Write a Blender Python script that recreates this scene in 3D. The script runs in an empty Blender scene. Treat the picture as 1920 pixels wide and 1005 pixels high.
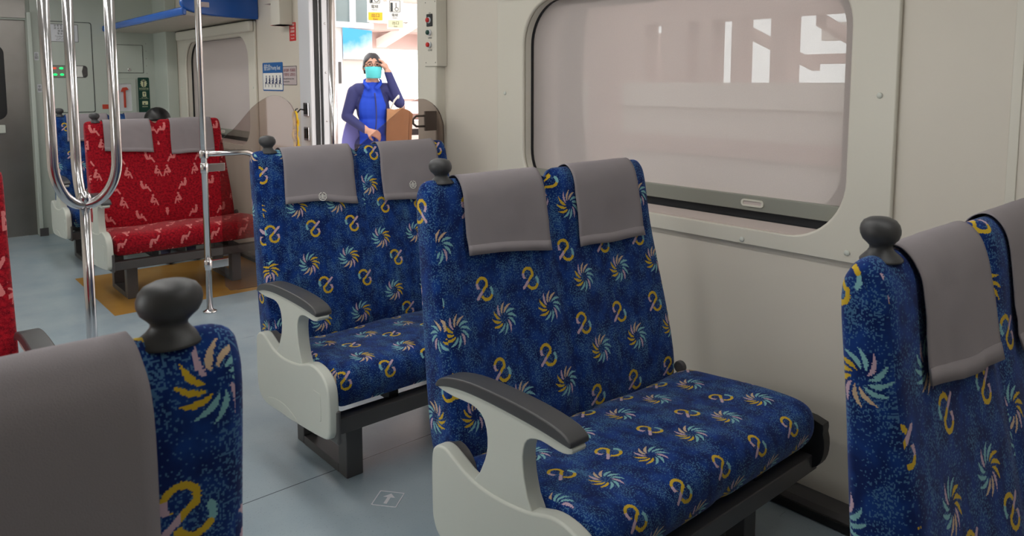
import bpy, bmesh, math, random
from mathutils import Vector, Matrix, noise
random.seed(7)
R = math.radians
scene = bpy.context.scene
COL = scene.collection

# ------------------------------------------------------------------ camera
cam_data = bpy.data.cameras.new('camera')
cam = bpy.data.objects.new('camera', cam_data)
COL.objects.link(cam)
FPX, PY, HORIZON = 1390.0, 290.0, 155.0
cam_data.sensor_width = 36.0
cam_data.lens = FPX / 1920 * 36.0
cam_data.shift_y = -(502.5 - PY) / 1920
cam_data.clip_start = 0.03
cam.location = (0, 0, 1.45)
cam.rotation_euler = (R(90) - math.atan((PY - HORIZON) / FPX), 0, -R(41))
cam_data.dof.use_dof = True
cam_data.dof.focus_distance = 2.6
cam_data.dof.aperture_fstop = 11
scene.camera = cam

# ------------------------------------------------------------------ world and exposure
world = bpy.data.worlds.new('sky')
scene.world = world
world.use_nodes = True
bg = world.node_tree.nodes['Background']
bg.inputs[0].default_value = (1.0, 0.985, 0.97, 1)
bg.inputs[1].default_value = 4.2
scene.view_settings.view_transform = 'Standard'
scene.view_settings.look = 'None'
scene.view_settings.gamma = 1
scene.view_settings.exposure = 0.0
scene.view_settings.use_curve_mapping = False
LAMP_STRENGTH = 7.4

# ------------------------------------------------------------------ helpers
def lin(c):
    c = c / 255
    return c / 12.92 if c <= 0.04045 else ((c + 0.055) / 1.055) ** 2.4
def rgb(r, g, b): return (lin(r), lin(g), lin(b), 1)

def mat(name, col, rough=0.6, metal=0.0, bump=0.0, bump_scale=200, var=0.0, var_scale=6, spec=0.5, emit=0.0, alpha=None):
    m = bpy.data.materials.new(name); m.use_nodes = True
    nt = m.node_tree; b = nt.nodes['Principled BSDF']
    b.inputs['Base Color'].default_value = col
    b.inputs['Roughness'].default_value = rough
    b.inputs['Metallic'].default_value = metal
    b.inputs['Specular IOR Level'].default_value = spec
    if emit:
        b.inputs['Emission Color'].default_value = col
        b.inputs['Emission Strength'].default_value = emit
    tc = nt.nodes.new('ShaderNodeTexCoord')
    if var:
        n = nt.nodes.new('ShaderNodeTexNoise'); n.inputs['Scale'].default_value = var_scale; n.inputs['Detail'].default_value = 6
        nt.links.new(tc.outputs['Object'], n.inputs['Vector'])
        mx = nt.nodes.new('ShaderNodeMix'); mx.data_type = 'RGBA'; mx.blend_type = 'MULTIPLY'
        mx.inputs[0].default_value = 1.0
        mx.inputs[6].default_value = col
        rp = nt.nodes.new('ShaderNodeMapRange')
        rp.inputs[1].default_value = 0.3; rp.inputs[2].default_value = 0.7
        rp.inputs[3].default_value = 1 - var; rp.inputs[4].default_value = 1.0
        nt.links.new(n.outputs[0], rp.inputs[0]); nt.links.new(rp.outputs[0], mx.inputs[7])
        nt.links.new(mx.outputs[2], b.inputs['Base Color'])
    if bump:
        n2 = nt.nodes.new('ShaderNodeTexNoise'); n2.inputs['Scale'].default_value = bump_scale; n2.inputs['Detail'].default_value = 3
        nt.links.new(tc.outputs['Object'], n2.inputs['Vector'])
        bp = nt.nodes.new('ShaderNodeBump'); bp.inputs['Strength'].default_value = bump; bp.inputs['Distance'].default_value = 0.002
        nt.links.new(n2.outputs[0], bp.inputs['Height']); nt.links.new(bp.outputs[0], b.inputs['Normal'])
    return m

class V:
    """a shader value; arithmetic on it adds Math nodes"""
    nt = None
    def __init__(s, x): s.x = x
    @staticmethod
    def op(o, *a):
        n = V.nt.nodes.new('ShaderNodeMath'); n.operation = o
        for i, q in enumerate(a):
            if isinstance(q, V): V.nt.links.new(q.x, n.inputs[i])
            else: n.inputs[i].default_value = q
        return V(n.outputs[0])
    def __add__(s, o): return V.op('ADD', s, o)
    __radd__ = __add__
    def __sub__(s, o): return V.op('SUBTRACT', s, o)
    def __rsub__(s, o): return V.op('SUBTRACT', o, s)
    def __mul__(s, o): return V.op('MULTIPLY', s, o)
    __rmul__ = __mul__
    def __truediv__(s, o): return V.op('DIVIDE', s, o)
    def __lt__(s, o): return V.op('LESS_THAN', s, o)
    def __gt__(s, o): return V.op('GREATER_THAN', s, o)
    def floor(s): return V.op('FLOOR', s)
    def fract(s): return V.op('FRACT', s)
    def abs(s): return V.op('ABSOLUTE', s)
    def sqrt(s): return V.op('SQRT', s)
def vmin(a, b): return V.op('MINIMUM', a, b)
def vmax(a, b): return V.op('MAXIMUM', a, b)
def clamp01(a): return vmin(vmax(a, 0.0), 1.0)
def vlen(a, b): return (a * a + b * b).sqrt()
def vmix(fac, c1, c2):
    n = V.nt.nodes.new('ShaderNodeMix'); n.data_type = 'RGBA'
    V.nt.links.new(fac.x, n.inputs[0])
    for i, c in ((6, c1), (7, c2)):
        if isinstance(c, tuple): n.inputs[i].default_value = c
        else: V.nt.links.new(c, n.inputs[i])
    return n.outputs[2]
def vnoise(u, v, su, sv, detail=2.0):
    c = V.nt.nodes.new('ShaderNodeCombineXYZ')
    V.nt.links.new((u * su).x, c.inputs[0]); V.nt.links.new((v * sv).x, c.inputs[1])
    n = V.nt.nodes.new('ShaderNodeTexNoise'); n.inputs['Scale'].default_value = 1.0; n.inputs['Detail'].default_value = detail
    V.nt.links.new(c.outputs[0], n.inputs['Vector'])
    return V(n.outputs[0])
def capsule(px, py, ax, ay, bx, by, r):
    bax, bay = bx - ax, by - ay
    dx, dy = px - ax, py - ay
    h = clamp01((dx * bax + dy * bay) / (bax * bax + bay * bay))
    return vlen(dx - h * bax, dy - h * bay) - r

def fabric_start(name):
    m = bpy.data.materials.new(name); m.use_nodes = True
    V.nt = m.node_tree
    uvn = V.nt.nodes.new('ShaderNodeUVMap')
    sp = V.nt.nodes.new('ShaderNodeSeparateXYZ'); V.nt.links.new(uvn.outputs[0], sp.inputs[0])
    q = 0.0019
    u = V(sp.outputs[0]); v = V(sp.outputs[1])
    us = ((u / q).floor() + 0.5) * q
    vs = ((v / q).floor() + 0.5) * q
    return m, u, v, us, vs
def lattice(u, v, u0, v0, Pu, Pv, shear):
    vp = v - v0
    row = (vp / Pv).floor()
    lv = vp - (row + 0.5) * Pv
    up = u - u0 - row * shear
    lu = up - ((up / Pu).floor() + 0.5) * Pu
    return lu, lv
def fabric_end(m, col):
    b = m.node_tree.nodes['Principled BSDF']
    m.node_tree.links.new(col, b.inputs['Base Color'])
    b.inputs['Roughness'].default_value = 0.95
    b.inputs['Specular IOR Level'].default_value = 0.15
    b.inputs['Sheen Weight'].default_value = 0.12
    b.inputs['Sheen Roughness'].default_value = 0.5
    return m

YEL, MINT, PINK, SAND = rgb(210, 176, 50), rgb(134, 188, 194), rgb(200, 172, 188), rgb(206, 180, 150)
def blue_fabric():
    m, u, v, us, vs = fabric_start('blue moquette')
    big = vnoise(us, vs, 15, 11, 4)
    fine = vnoise(us, vs, 300, 210, 1)
    streak = vnoise(us, vs, 38, 8, 2)
    thr = 0.665 - clamp01((big - 0.40) * 5.0) * 0.125 - clamp01((streak - 0.55) * 9.0) * 0.085
    speck = fine > thr
    tone = clamp01((vnoise(us, vs, 26, 20, 3) - 0.38) * 4.0)
    base = vmix(tone, rgb(10, 34, 92), rgb(20, 60, 132))
    col = vmix(speck * 0.7, base, rgb(84, 130, 168))
    wob = (vnoise(us, vs, 420, 420, 0) - 0.5) * 0.004
    uw, vw = us + wob, vs + wob * 0.7
    PU, PV = 0.178, 0.238
    # spinning bursts of petals
    lu, lv = lattice(uw, vw, 0.0, 0.0, PU, PV, -0.026)
    r = vlen(lu, lv)
    ph = V.op('ARCTAN2', lv, lu) + r * 19.0
    t = (ph * (12 / (2 * math.pi)) + 24.0)
    fr = (t.fract() - 0.5).abs()
    g = (r - 0.031) / 0.0175
    hw = (1.0 - g * g) * 0.0046
    petal = (fr * r * (2 * math.pi / 12)) < hw
    idx = V.op('MODULO', t.floor(), 12.0) / 12.0
    rp = V.nt.nodes.new('ShaderNodeValToRGB'); rp.color_ramp.interpolation = 'CONSTANT'
    seq = [MINT, MINT, PINK, SAND, PINK, MINT, YEL, YEL, YEL, MINT, PINK, SAND]
    els = rp.color_ramp.elements
    els[0].position = 0; els[0].color = seq[0]; els[1].position = 1 / 12 - 0.001; els[1].color = seq[1]
    for i in range(2, 12):
        e = els.new(i / 12 - 0.001); e.color = seq[i]
    V.nt.links.new(idx.x, rp.inputs[0])
    col = vmix(petal, col, rp.outputs[0])
    # curled ribbons
    lu, lv = lattice(uw, vw, -0.062, 0.098, PU, PV, -0.026)
    S = 0.036
    x, y = lu / S, lv / S
    w = 0.125
    diag = capsule(x, y, 0.16, 0.12, -0.78, -0.72, w)
    ring = (vlen(x + 0.2, y - 0.36) - 0.5).abs() - w
    ringok = y > 0.02
    low = (vlen(x - 0.22, y + 0.36) - 0.56).abs() - w
    lowok = (x * 0.6 - y) > 0.36
    col = vmix((low < 0.0) * lowok, col, vmix((x * 0.8 + y) > 0.0, YEL, MINT))
    col = vmix((ring < 0.0) * ringok, col, vmix((x < -0.5) * (y < 0.5), YEL, PINK))
    col = vmix(diag < 0.0, col, vmix(x < -0.2, YEL, PINK))
    return fabric_end(m, col)
def red_fabric():
    m, u, v, us, vs = fabric_start('red moquette')
    tone = clamp01((vnoise(us, vs, 70, 70, 3) - 0.35) * 3.0)
    fine = vnoise(us, vs, 300, 300, 1) > 0.60
    col = vmix(tone, rgb(116, 8, 26), rgb(186, 20, 38))
    col = vmix(fine * 0.35, col, rgb(214, 52, 62))
    S = 0.042
    for (u0, v0, k) in ((0.0, 0.0, 0), (0.1, 0.106, 1)):
        lu, lv = lattice(us, vs, u0, v0, 0.2, 0.212, 0.05)
        x, y = lu / S, lv / S
        if k == 0:
            d = vlen(x + 0.5, y - 0.82) - 0.21
            d = vmin(d, capsule(x, y, -0.5, 0.42, -0.3, -0.2, 0.23))
            d = vmin(d, capsule(x, y, -0.25, -0.28, 0.4, -0.2, 0.18))
            d = vmin(d, capsule(x, y, 0.42, -0.22, 0.78, -0.86, 0.13))
            d = vmin(d, capsule(x, y, 0.12, 0.02, 0.18, 0.26, 0.14))
        else:
            d = vlen(x + 0.12, y - 0.84) - 0.2
            d = vmin(d, capsule(x, y, -0.2, 0.45, -0.45, -0.22, 0.2))
            d = vmin(d, capsule(x, y, -0.4, -0.3, 0.3, -0.2, 0.17))
            d = vmin(d, capsule(x, y, 0.32, -0.22, 0.55, -0.88, 0.12))
            d = vmin(d, capsule(x, y, -0.1, 0.4, 0.3, 0.1, 0.08))
            d = vmin(d, capsule(x, y, 0.3, 0.12, -0.1, -0.85, 0.05))
        col = vmix(d < 0.0, col, rgb(222, 128, 128))
    return fabric_end(m, col)

def floor_material():
    m = bpy.data.materials.new('grey blue vinyl'); m.use_nodes = True
    nt = m.node_tree; b = nt.nodes['Principled BSDF']
    tc = nt.nodes.new('ShaderNodeTexCoord'); sp = nt.nodes.new('ShaderNodeSeparateXYZ')
    nt.links.new(tc.outputs['Object'], sp.inputs[0])
    V.nt = nt
    x, y = V(sp.outputs[0]), V(sp.outputs[1])
    n1 = clamp01((vnoise(x, y, 2.2, 2.2, 5) - 0.35) * 3.3)
    n2 = vnoise(x, y, 160, 160, 2) > 0.66
    n3 = clamp01((vnoise(x, y, 9, 4, 6) - 0.55) * 4)
    col = vmix(n1, rgb(150, 167, 178), rgb(168, 182, 190))
    col = vmix(n3 * 0.15, col, rgb(130, 140, 145))
    col = vmix(n2 * 0.25, col, rgb(96, 108, 116))
    scr = (vnoise(x + y * 0.35, y, 2.2, 34, 4) > 0.70) * (vnoise(x, y, 5, 5, 2) > 0.5)
    col = vmix(scr * 0.4, col, rgb(96, 104, 108))
    seam = ((y - 2.445).abs() < 0.0022)
    col = vmix(seam * 0.85, col, rgb(58, 66, 72))
    tan_ = (x > 1.087) * (y > 5.03) * (y < 6.2)
    col = vmix(tan_, col, vmix(n1, rgb(164, 120, 52), rgb(184, 140, 72)))
    nt.links.new(col, b.inputs['Base Color'])
    rr = (n1 * -0.05) + 0.27
    nt.links.new(rr.x, b.inputs['Roughness'])
    return m

def tinted(name, col, gloss=0.06):
    m = bpy.data.materials.new(name); m.use_nodes = True
    nt = m.node_tree; nt.nodes.clear()
    out = nt.nodes.new('ShaderNodeOutputMaterial')
    tr = nt.nodes.new('ShaderNodeBsdfTransparent'); tr.inputs[0].default_value = col
    gl = nt.nodes.new('ShaderNodeBsdfGlossy'); gl.inputs['Roughness'].default_value = 0.03
    fr = nt.nodes.new('ShaderNodeFresnel'); fr.inputs[0].default_value = 1.45
    mx = nt.nodes.new('ShaderNodeMixShader')
    nt.links.new(fr.outputs[0], mx.inputs[0]); nt.links.new(tr.outputs[0], mx.inputs[1]); nt.links.new(gl.outputs[0], mx.inputs[2])
    nt.links.new(mx.outputs[0], out.inputs[0])
    return m
def blind_material():
    m = bpy.data.materials.new('grey screen cloth'); m.use_nodes = True
    nt = m.node_tree; nt.nodes.clear()
    out = nt.nodes.new('ShaderNodeOutputMaterial')
    tr = nt.nodes.new('ShaderNodeBsdfTransparent'); tr.inputs[0].default_value = (1, 1, 1, 1)
    df = nt.nodes.new('ShaderNodeBsdfDiffuse'); df.inputs[0].default_value = rgb(204, 195, 192)
    tl = nt.nodes.new('ShaderNodeBsdfTranslucent'); tl.inputs[0].default_value = rgb(200, 190, 186)
    m1 = nt.nodes.new('ShaderNodeMixShader'); m1.inputs[0].default_value = 0.16
    nt.links.new(df.outputs[0], m1.inputs[1]); nt.links.new(tl.outputs[0], m1.inputs[2])
    m2 = nt.nodes.new('ShaderNodeMixShader')
    tc = nt.nodes.new('ShaderNodeTexCoord'); nz = nt.nodes.new('ShaderNodeTexNoise'); nz.inputs['Scale'].default_value = 260
    nt.links.new(tc.outputs['Object'], nz.inputs['Vector'])
    mr = nt.nodes.new('ShaderNodeMapRange'); mr.inputs[3].default_value = 0.07; mr.inputs[4].default_value = 0.17
    nt.links.new(nz.outputs[0], mr.inputs[0]); nt.links.new(mr.outputs[0], m2.inputs[0])
    nt.links.new(m1.outputs[0], m2.inputs[1]); nt.links.new(tr.outputs[0], m2.inputs[2])
    nt.links.new(m2.outputs[0], out.inputs[0])
    return m

M = dict(
    blue=blue_fabric(), red=red_fabric(), floor=floor_material(),
    wall=mat('cream wall panel', rgb(222, 214, 201), 0.38, var=0.03, var_scale=3),
    frame=mat('cream moulded plastic', rgb(222, 217, 204), 0.34),
    endwall=mat('pale green grey laminate', rgb(196, 203, 194), 0.4),
    ceiling=mat('white ceiling panel', rgb(228, 228, 222), 0.6),
    panel=mat('grey white seat plastic', rgb(214, 217, 208), 0.36),
    pad=mat('charcoal arm pad', rgb(74, 74, 76), 0.34),
    knob=mat('charcoal grip plastic', rgb(66, 66, 68), 0.42, bump=0.15, bump_scale=900),
    cover=mat('grey headrest cloth', rgb(148, 141, 145), 0.85, bump=0.25, bump_scale=700),
    white=mat('white print', rgb(236, 236, 230), 0.7),
    iron=mat('dark grey painted steel', rgb(82, 80, 80), 0.42),
    black=mat('black plastic', rgb(24, 24, 26), 0.5),
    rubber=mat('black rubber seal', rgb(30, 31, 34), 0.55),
    steel=mat('polished stainless steel', rgb(214, 212, 214), 0.16, 1.0),
    brushed=mat('brushed stainless steel', rgb(150, 146, 142), 0.38, 1.0, var=0.15, var_scale=4),
    alu=mat('white aluminium', rgb(226, 227, 232), 0.34, 0.1),
    blind=blind_material(), smoke=tinted('smoked acrylic', (0.75, 0.69, 0.675, 1)), glass=tinted('clear glass', (0.93, 0.95, 0.95, 1)),
    bar=mat('olive grey aluminium', rgb(150, 150, 140), 0.45, 0.2),
    sill=mat('pale pink grey sill', rgb(206, 192, 186), 0.45),
    rackblue=mat('blue gloss plastic', rgb(12, 84, 172), 0.22),
    rackbase=mat('beige rack liner', rgb(196, 188, 176), 0.5),
    signblue=mat('sign blue', rgb(16, 96, 168), 0.5), signred=mat('sign red', rgb(206, 36, 34), 0.5),
    signpink=mat('pale mauve plate', rgb(196, 182, 184), 0.5), signtext=mat('dark red print', rgb(128, 44, 52), 0.6),
    ink=mat('dark print', rgb(52, 58, 60), 0.7), navyink=mat('navy print', rgb(44, 58, 104), 0.7),
    green=mat('dark green plate', rgb(6, 66, 54), 0.45), cream=mat('cream print', rgb(226, 226, 186), 0.6),
    redplastic=mat('orange red plastic', rgb(206, 72, 52), 0.4),
    yellow=mat('yellow plastic chain', rgb(244, 200, 30), 0.35),
    orange=mat('amber yellow sign', rgb(250, 190, 40), 0.6),
    led=mat('green led', rgb(30, 230, 110), 0.4, emit=1.6), ledred=mat('red led', rgb(230, 96, 70), 0.4, emit=0.6),
    lamp=mat('lamp diffuser', (1, 0.985, 0.95, 1), 0.5, emit=LAMP_STRENGTH),
    concrete=mat('platform paving', rgb(196, 190, 184), 0.8, var=0.12, var_scale=2),
    pinkconc=mat('pinkish painted concrete', rgb(206, 178, 172), 0.7), paleconc=mat('white painted concrete', rgb(232, 226, 220), 0.7),
    towerglass=mat('grey green glazing', rgb(120, 136, 138), 0.2),
    skin=mat('skin', rgb(206, 158, 138), 0.55), hair=mat('black hair', rgb(22, 20, 22), 0.4),
    greyhair=mat('grey black hair', rgb(50, 48, 54), 0.5),
    royal=mat('royal blue jersey', rgb(24, 72, 206), 0.75), navy=mat('navy jersey', rgb(52, 56, 110), 0.8),
    trousers=mat('dark trousers', rgb(44, 46, 70), 0.85), shoe=mat('black shoe', rgb(30, 30, 32), 0.5),
    mask=mat('turquoise face mask', rgb(92, 206, 214), 0.8), kraft=mat('brown kraft paper', rgb(178, 132, 96), 0.85, var=0.12, var_scale=20),
    lilac=mat('lavender cloth', rgb(122, 122, 196), 0.85), sweater=mat('dark sweater', rgb(50, 46, 52), 0.9),
)
# poster: blue fading to white, printed on the sheet
def poster_material():
    m = bpy.data.materials.new('blue sky poster print'); m.use_nodes = True
    nt = m.node_tree; V.nt = nt; b = nt.nodes['Principled BSDF']
    tc = nt.nodes.new('ShaderNodeTexCoord'); sp = nt.nodes.new('ShaderNodeSeparateXYZ'); nt.links.new(tc.outputs['Object'], sp.inputs[0])
    x, y = V(sp.outputs[0]), V(sp.outputs[1])
    f = clamp01(y * 4.0 - x * 1.6 + 1.0 + (vnoise(x, y, 5, 5, 3) - 0.5) * 1.2)
    nt.links.new(vmix(f, rgb(240, 246, 248), rgb(70, 170, 232)), b.inputs['Base Color'])
    return m
M['poster'] = poster_material()

class MB:
    def __init__(s): s.v = []; s.f = []; s.uv = []
    def add(s, vs, fs, uvs=None):
        o = len(s.v); s.v += [tuple(p) for p in vs]
        for i, f in enumerate(fs):
            s.f.append([o + k for k in f]); s.uv.append(uvs[i] if uvs else None)
        return s
    def box(s, x0, x1, y0, y1, z0, z1):
        vs = [(x, y, z) for x in (x0, x1) for y in (y0, y1) for z in (z0, z1)]
        return s.add(vs, [(0, 1, 3, 2), (4, 6, 7, 5), (0, 4, 5, 1), (2, 3, 7, 6), (0, 2, 6, 4), (1, 5, 7, 3)])
    def tube(s, pts, r, n=14, caps=True):
        pts = [Vector(p) for p in pts]; rings = []
        t0 = (pts[1] - pts[0]).normalized()
        a = t0.orthogonal().normalized()
        for i, p in enumerate(pts):
            if i == 0: t = t0
            elif i == len(pts) - 1: t = (pts[i] - pts[i - 1]).normalized()
            else: t = ((pts[i] - pts[i - 1]).normalized() + (pts[i + 1] - pts[i]).normalized()).normalized()
            a = (a - t * a.dot(t)).normalized(); b = t.cross(a)
            rr = r[i] if isinstance(r, (list, tuple)) else r
            rings.append([p + (a * math.cos(2 * math.pi * k / n) + b * math.sin(2 * math.pi * k / n)) * rr for k in range(n)])
        vs = [p for g in rings for p in g]
        fs = [(i * n + k, i * n + (k + 1) % n, (i + 1) * n + (k + 1) % n, (i + 1) * n + k) for i in range(len(rings) - 1) for k in range(n)]
        if caps: fs += [tuple(reversed(range(n))), tuple(range((len(rings) - 1) * n, len(rings) * n))]
        return s.add(vs, fs)
    def lathe(s, prof, c=(0, 0, 0), sx=1, sy=1, n=28, tilt=(0, 0)):
        vs = []; 
        for r, z in prof:
            for k in range(n):
                a = 2 * math.pi * k / n
                vs.append((c[0] + r * sx * math.cos(a) + tilt[0] * z, c[1] + r * sy * math.sin(a) + tilt[1] * z, c[2] + z))
        m = len(prof)
        fs = [(i * n + k, i * n + (k + 1) % n, (i + 1) * n + (k + 1) % n, (i + 1) * n + k) for i in range(m - 1) for k in range(n)]
        fs += [tuple(reversed(range(n))), tuple(range((m - 1) * n, m * n))]
        return s.add(vs, fs)
    def prism(s, outline, d0, d1, axis='x'):
        """outline 2D counted round; extruded along axis between d0 and d1"""
        n = len(outline)
        def P(a, b, d): return {'x': (d, a, b), 'y': (a, d, b), 'z': (a, b, d)}[axis]
        vs = [P(a, b, d0) for a, b in outline] + [P(a, b, d1) for a, b in outline]
        fs = [tuple(reversed(range(n))), tuple(range(n, 2 * n))] + [(k, (k + 1) % n, n + (k + 1) % n, n + k) for k in range(n)]
        return s.add(vs, fs)
    def ring_panel(s, outer, inner, d0, d1, axis='x'):
        n = len(outer)
        def P(a, b, d): return {'x': (d, a, b), 'y': (a, d, b), 'z': (a, b, d)}[axis]
        vs = [P(*p, d0) for p in outer] + [P(*p, d0) for p in inner] + [P(*p, d1) for p in outer] + [P(*p, d1) for p in inner]
        fs = []
        for k in range(n):
            j = (k + 1) % n
            fs += [(k, j, n + j, n + k), (2 * n + k, 3 * n + k, 3 * n + j, 2 * n + j), (k, 2 * n + k, 2 * n + j, j), (n + k, n + j, 3 * n + j, 3 * n + k)]
        return s.add(vs, fs)
    def sphere(s, c, rx, ry=None, rz=None, n=16, m=10):
        ry = ry or rx; rz = rz or rx
        vs = [(c[0], c[1], c[2] - rz)]
        for i in range(1, m):
            t = math.pi * i / m
            vs += [(c[0] + rx * math.sin(t) * math.cos(2 * math.pi * k / n), c[1] + ry * math.sin(t) * math.sin(2 * math.pi * k / n), c[2] - rz * math.cos(t)) for k in range(n)]
        vs.append((c[0], c[1], c[2] + rz))
        fs = [(0, 1 + (k + 1) % n, 1 + k) for k in range(n)]
        fs += [(1 + i * n + k, 1 + i * n + (k + 1) % n, 1 + (i + 1) * n + (k + 1) % n, 1 + (i + 1) * n + k) for i in range(m - 2) for k in range(n)]
        t = 1 + (m - 1) * n
        fs += [(1 + (m - 2) * n + k, 1 + (m - 2) * n + (k + 1) % n, t) for k in range(n)]
        return s.add(vs, fs)
    def cone(s, a, b, ra, rb):
        """tapered capsule"""
        a = Vector(a); b = Vector(b); d = b - a; L = d.length; t = d.normalized()
        u = t.orthogonal().normalized(); w = t.cross(u); n = 16; rings = []
        for k in range(1, 6):
            q = math.pi / 2 * (1 - k / 5); rings.append((a - t * ra * math.sin(q), ra * math.cos(q)))
        for k in range(0, 5):
            q = math.pi / 2 * k / 5; rings.append((b + t * rb * math.sin(q), rb * math.cos(q)))
        vs = [c + (u * math.cos(2 * math.pi * k / n) + w * math.sin(2 * math.pi * k / n)) * max(r, 1e-4) for c, r in rings for k in range(n)]
        fs = [(i * n + k, i * n + (k + 1) % n, (i + 1) * n + (k + 1) % n, (i + 1) * n + k) for i in range(len(rings) - 1) for k in range(n)]
        fs += [tuple(reversed(range(n))), tuple(range((len(rings) - 1) * n, len(rings) * n))]
        return s.add(vs, fs)
    def build(s, name, material, parent=None, smooth=False, bevel=0, mirror=False, segs=2, angle=40):
        vs = [(-x, y, z) for x, y, z in s.v] if mirror else s.v
        me = bpy.data.meshes.new(name)
        me.from_pydata(vs, [], s.f)
        if any(q is not None for q in s.uv):
            ul = me.uv_layers.new(name='UVMap')
            for p, q in zip(me.polygons, s.uv):
                if q is not None:
                    for li, c in zip(p.loop_indices, q): ul.data[li].uv = c
        bm = bmesh.new(); bm.from_mesh(me)
        bmesh.ops.recalc_face_normals(bm, faces=bm.faces)
        bm.to_mesh(me); bm.free()
        if smooth:
            me.polygons.foreach_set('use_smooth', [True] * len(me.polygons))
        o = bpy.data.objects.new(name, me); COL.objects.link(o)
        me.materials.append(M[material] if isinstance(material, str) else material)
        if parent: o.parent = parent
        if bevel:
            b = o.modifiers.new('bevel', 'BEVEL'); b.width = bevel; b.segments = segs; b.limit_method = 'ANGLE'; b.angle_limit = R(angle)
            if not smooth:
                me.polygons.foreach_set('use_smooth', [True] * len(me.polygons))
            w = o.modifiers.new('normals', 'WEIGHTED_NORMAL'); w.keep_sharp = False
        return o

def tag(o, label, cat, group=None, kind=None):
    o['label'] = label; o['category'] = cat
    if group: o['group'] = group
    if kind: o['kind'] = kind
    return o
def struct(o): o['kind'] = 'structure'; return o
def thing(name, loc, label, cat, rot=(0, 0, 0), group=None):
    o = bpy.data.objects.new(name, None); COL.objects.link(o)
    o.location = loc; o.rotation_euler = rot; o.empty_display_size = 0.1
    return tag(o, label, cat, group)
def sempty(name, loc, rot=(0, 0, 0)):
    o = bpy.data.objects.new(name, None); COL.objects.link(o); o.location = loc; o.rotation_euler = rot
    return struct(o)
def text(name, body, size, x, y, z, material, parent, align='LEFT', sx=1.0, space=1.0):
    c = bpy.data.curves.new(name, 'FONT'); c.body = body; c.size = size; c.align_x = align; c.align_y = 'CENTER'
    c.space_line = space; c.extrude = 0.0003; c.resolution_u = 2
    t = bpy.data.objects.new(name, c); COL.objects.link(t)
    dg = bpy.context.evaluated_depsgraph_get()
    me = bpy.data.meshes.new_from_object(t.evaluated_get(dg))
    COL.objects.unlink(t); bpy.data.objects.remove(t)
    o = bpy.data.objects.new(name, me); COL.objects.link(o)
    me.materials.clear(); me.materials.append(M[material])
    o.parent = parent; o.location = (x, y, z); o.scale = (sx, 1, 1)
    return o
def roundrect(a0, a1, b0, b1, r, n=8):
    pts = []
    for cx, cy, st in ((a1 - r, b1 - r, 0), (a0 + r, b1 - r, 90), (a0 + r, b0 + r, 180), (a1 - r, b0 + r, 270)):
        for k in range(n + 1):
            t = R(st + 90 * k / n); pts.append((cx + r * math.cos(t), cy + r * math.sin(t)))
    return pts
def catmull(pts, per, closed=False):
    out = []; n = len(pts)
    for i in range(n if closed else n - 1):
        g = lambda k: Vector(pts[k % n] if closed else pts[min(max(k, 0), n - 1)])
        p0, p1, p2, p3 = g(i - 1), g(i), g(i + 1), g(i + 2)
        for k in range(per):
            t = k / per
            out.append(0.5 * ((2 * p1) + (p2 - p0) * t + (2 * p0 - 5 * p1 + 4 * p2 - p3) * t * t + (3 * p1 - p0 - 3 * p2 + p3) * t ** 3))
    if not closed: out.append(Vector(pts[-1]))
    return out
WALL_ROT = (R(90), 0, R(-90))      # local x to the viewer's right along the right wall, local z out of the wall
END_ROT = (R(90), 0, 0)
XW = 2.37                           # inner face of the right side wall
XO = 2.53                           # outer face of the car side
XL = -0.91
YB, YE = -2.4, 8.22
ZC = 2.36

# ------------------------------------------------------------------ the car shell
struct(MB().box(XL, XO, YB, YE + 0.3, -0.06, 0.0).build('floor', 'floor'))
struct(MB().box(XL, XO, YB, YE + 0.3, ZC, ZC + 0.05).build('ceiling', 'ceiling'))
WIN = [(1.077, 2.626), (5.957, 7.506)]
WZ0, WZ1 = 0.93, 1.83
D0, D1 = 3.44, 4.82
def side_wall(name, x0, x1, holes):
    mb = MB(); y = YB
    for (a, b, z0, z1) in holes:
        mb.box(x0, x1, y, a, 0, ZC)
        if z0 > 0: mb.box(x0, x1, a, b, 0, z0)
        mb.box(x0, x1, a, b, z1, ZC); y = b
    mb.box(x0, x1, y, YE + 0.3, 0, ZC)
    return struct(mb.build(name, 'wall'))
e = 0.03
side_wall('wall_right', XW, XO - 0.01, [(WIN[0][0] - e, WIN[0][1] + e, WZ0 - e, WZ1 + e), (D0, D1, 0, 2.12), (WIN[1][0] - e, WIN[1][1] + e, WZ0 - e, WZ1 + e)])
side_wall('wall_left', XL - 0.12, XL, [(1.1, 2.65, 0.95, 1.85), (5.9, 7.5, 0.95, 1.85)])
struct(MB().box(XL, XO, YB - 0.05, YB, 0, ZC).build('wall_back', 'wall'))
we = MB()
we.box(1.2, XO, YE, YE + 0.3, 0, ZC)
we.box(XL, 0.35, YE, YE + 0.3, 0, ZC)
we.box(0.35, 1.2, YE + 0.02, YE + 0.3, 2.03, ZC)
struct(we.build('wall_end', 'endwall'))
struct(MB().box(2.262, XW, 7.80, YE, 0, ZC).build('trim_corner', 'endwall', bevel=0.01))
for k, (y0, y1) in enumerate([(1.1, 2.65), (5.9, 7.5)]):
    w = sempty('window_%d' % (k + 3), (XL - 0.06, (y0 + y1) / 2, 0.95))
    h = (y1 - y0) / 2
    MB().ring_panel(roundrect(-h, h, 0, 0.9, 0.004), roundrect(-h + 0.04, h - 0.04, 0.04, 0.86, 0.12), -0.03, 0.07).build('window_frame', 'frame', w)
    MB().box(-0.005, 0.0, -h + 0.02, h - 0.02, 0.02, 0.88).build('pane', 'glass', w)
bb = sempty('baseboard_right', (XW, 0, 0))
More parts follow.
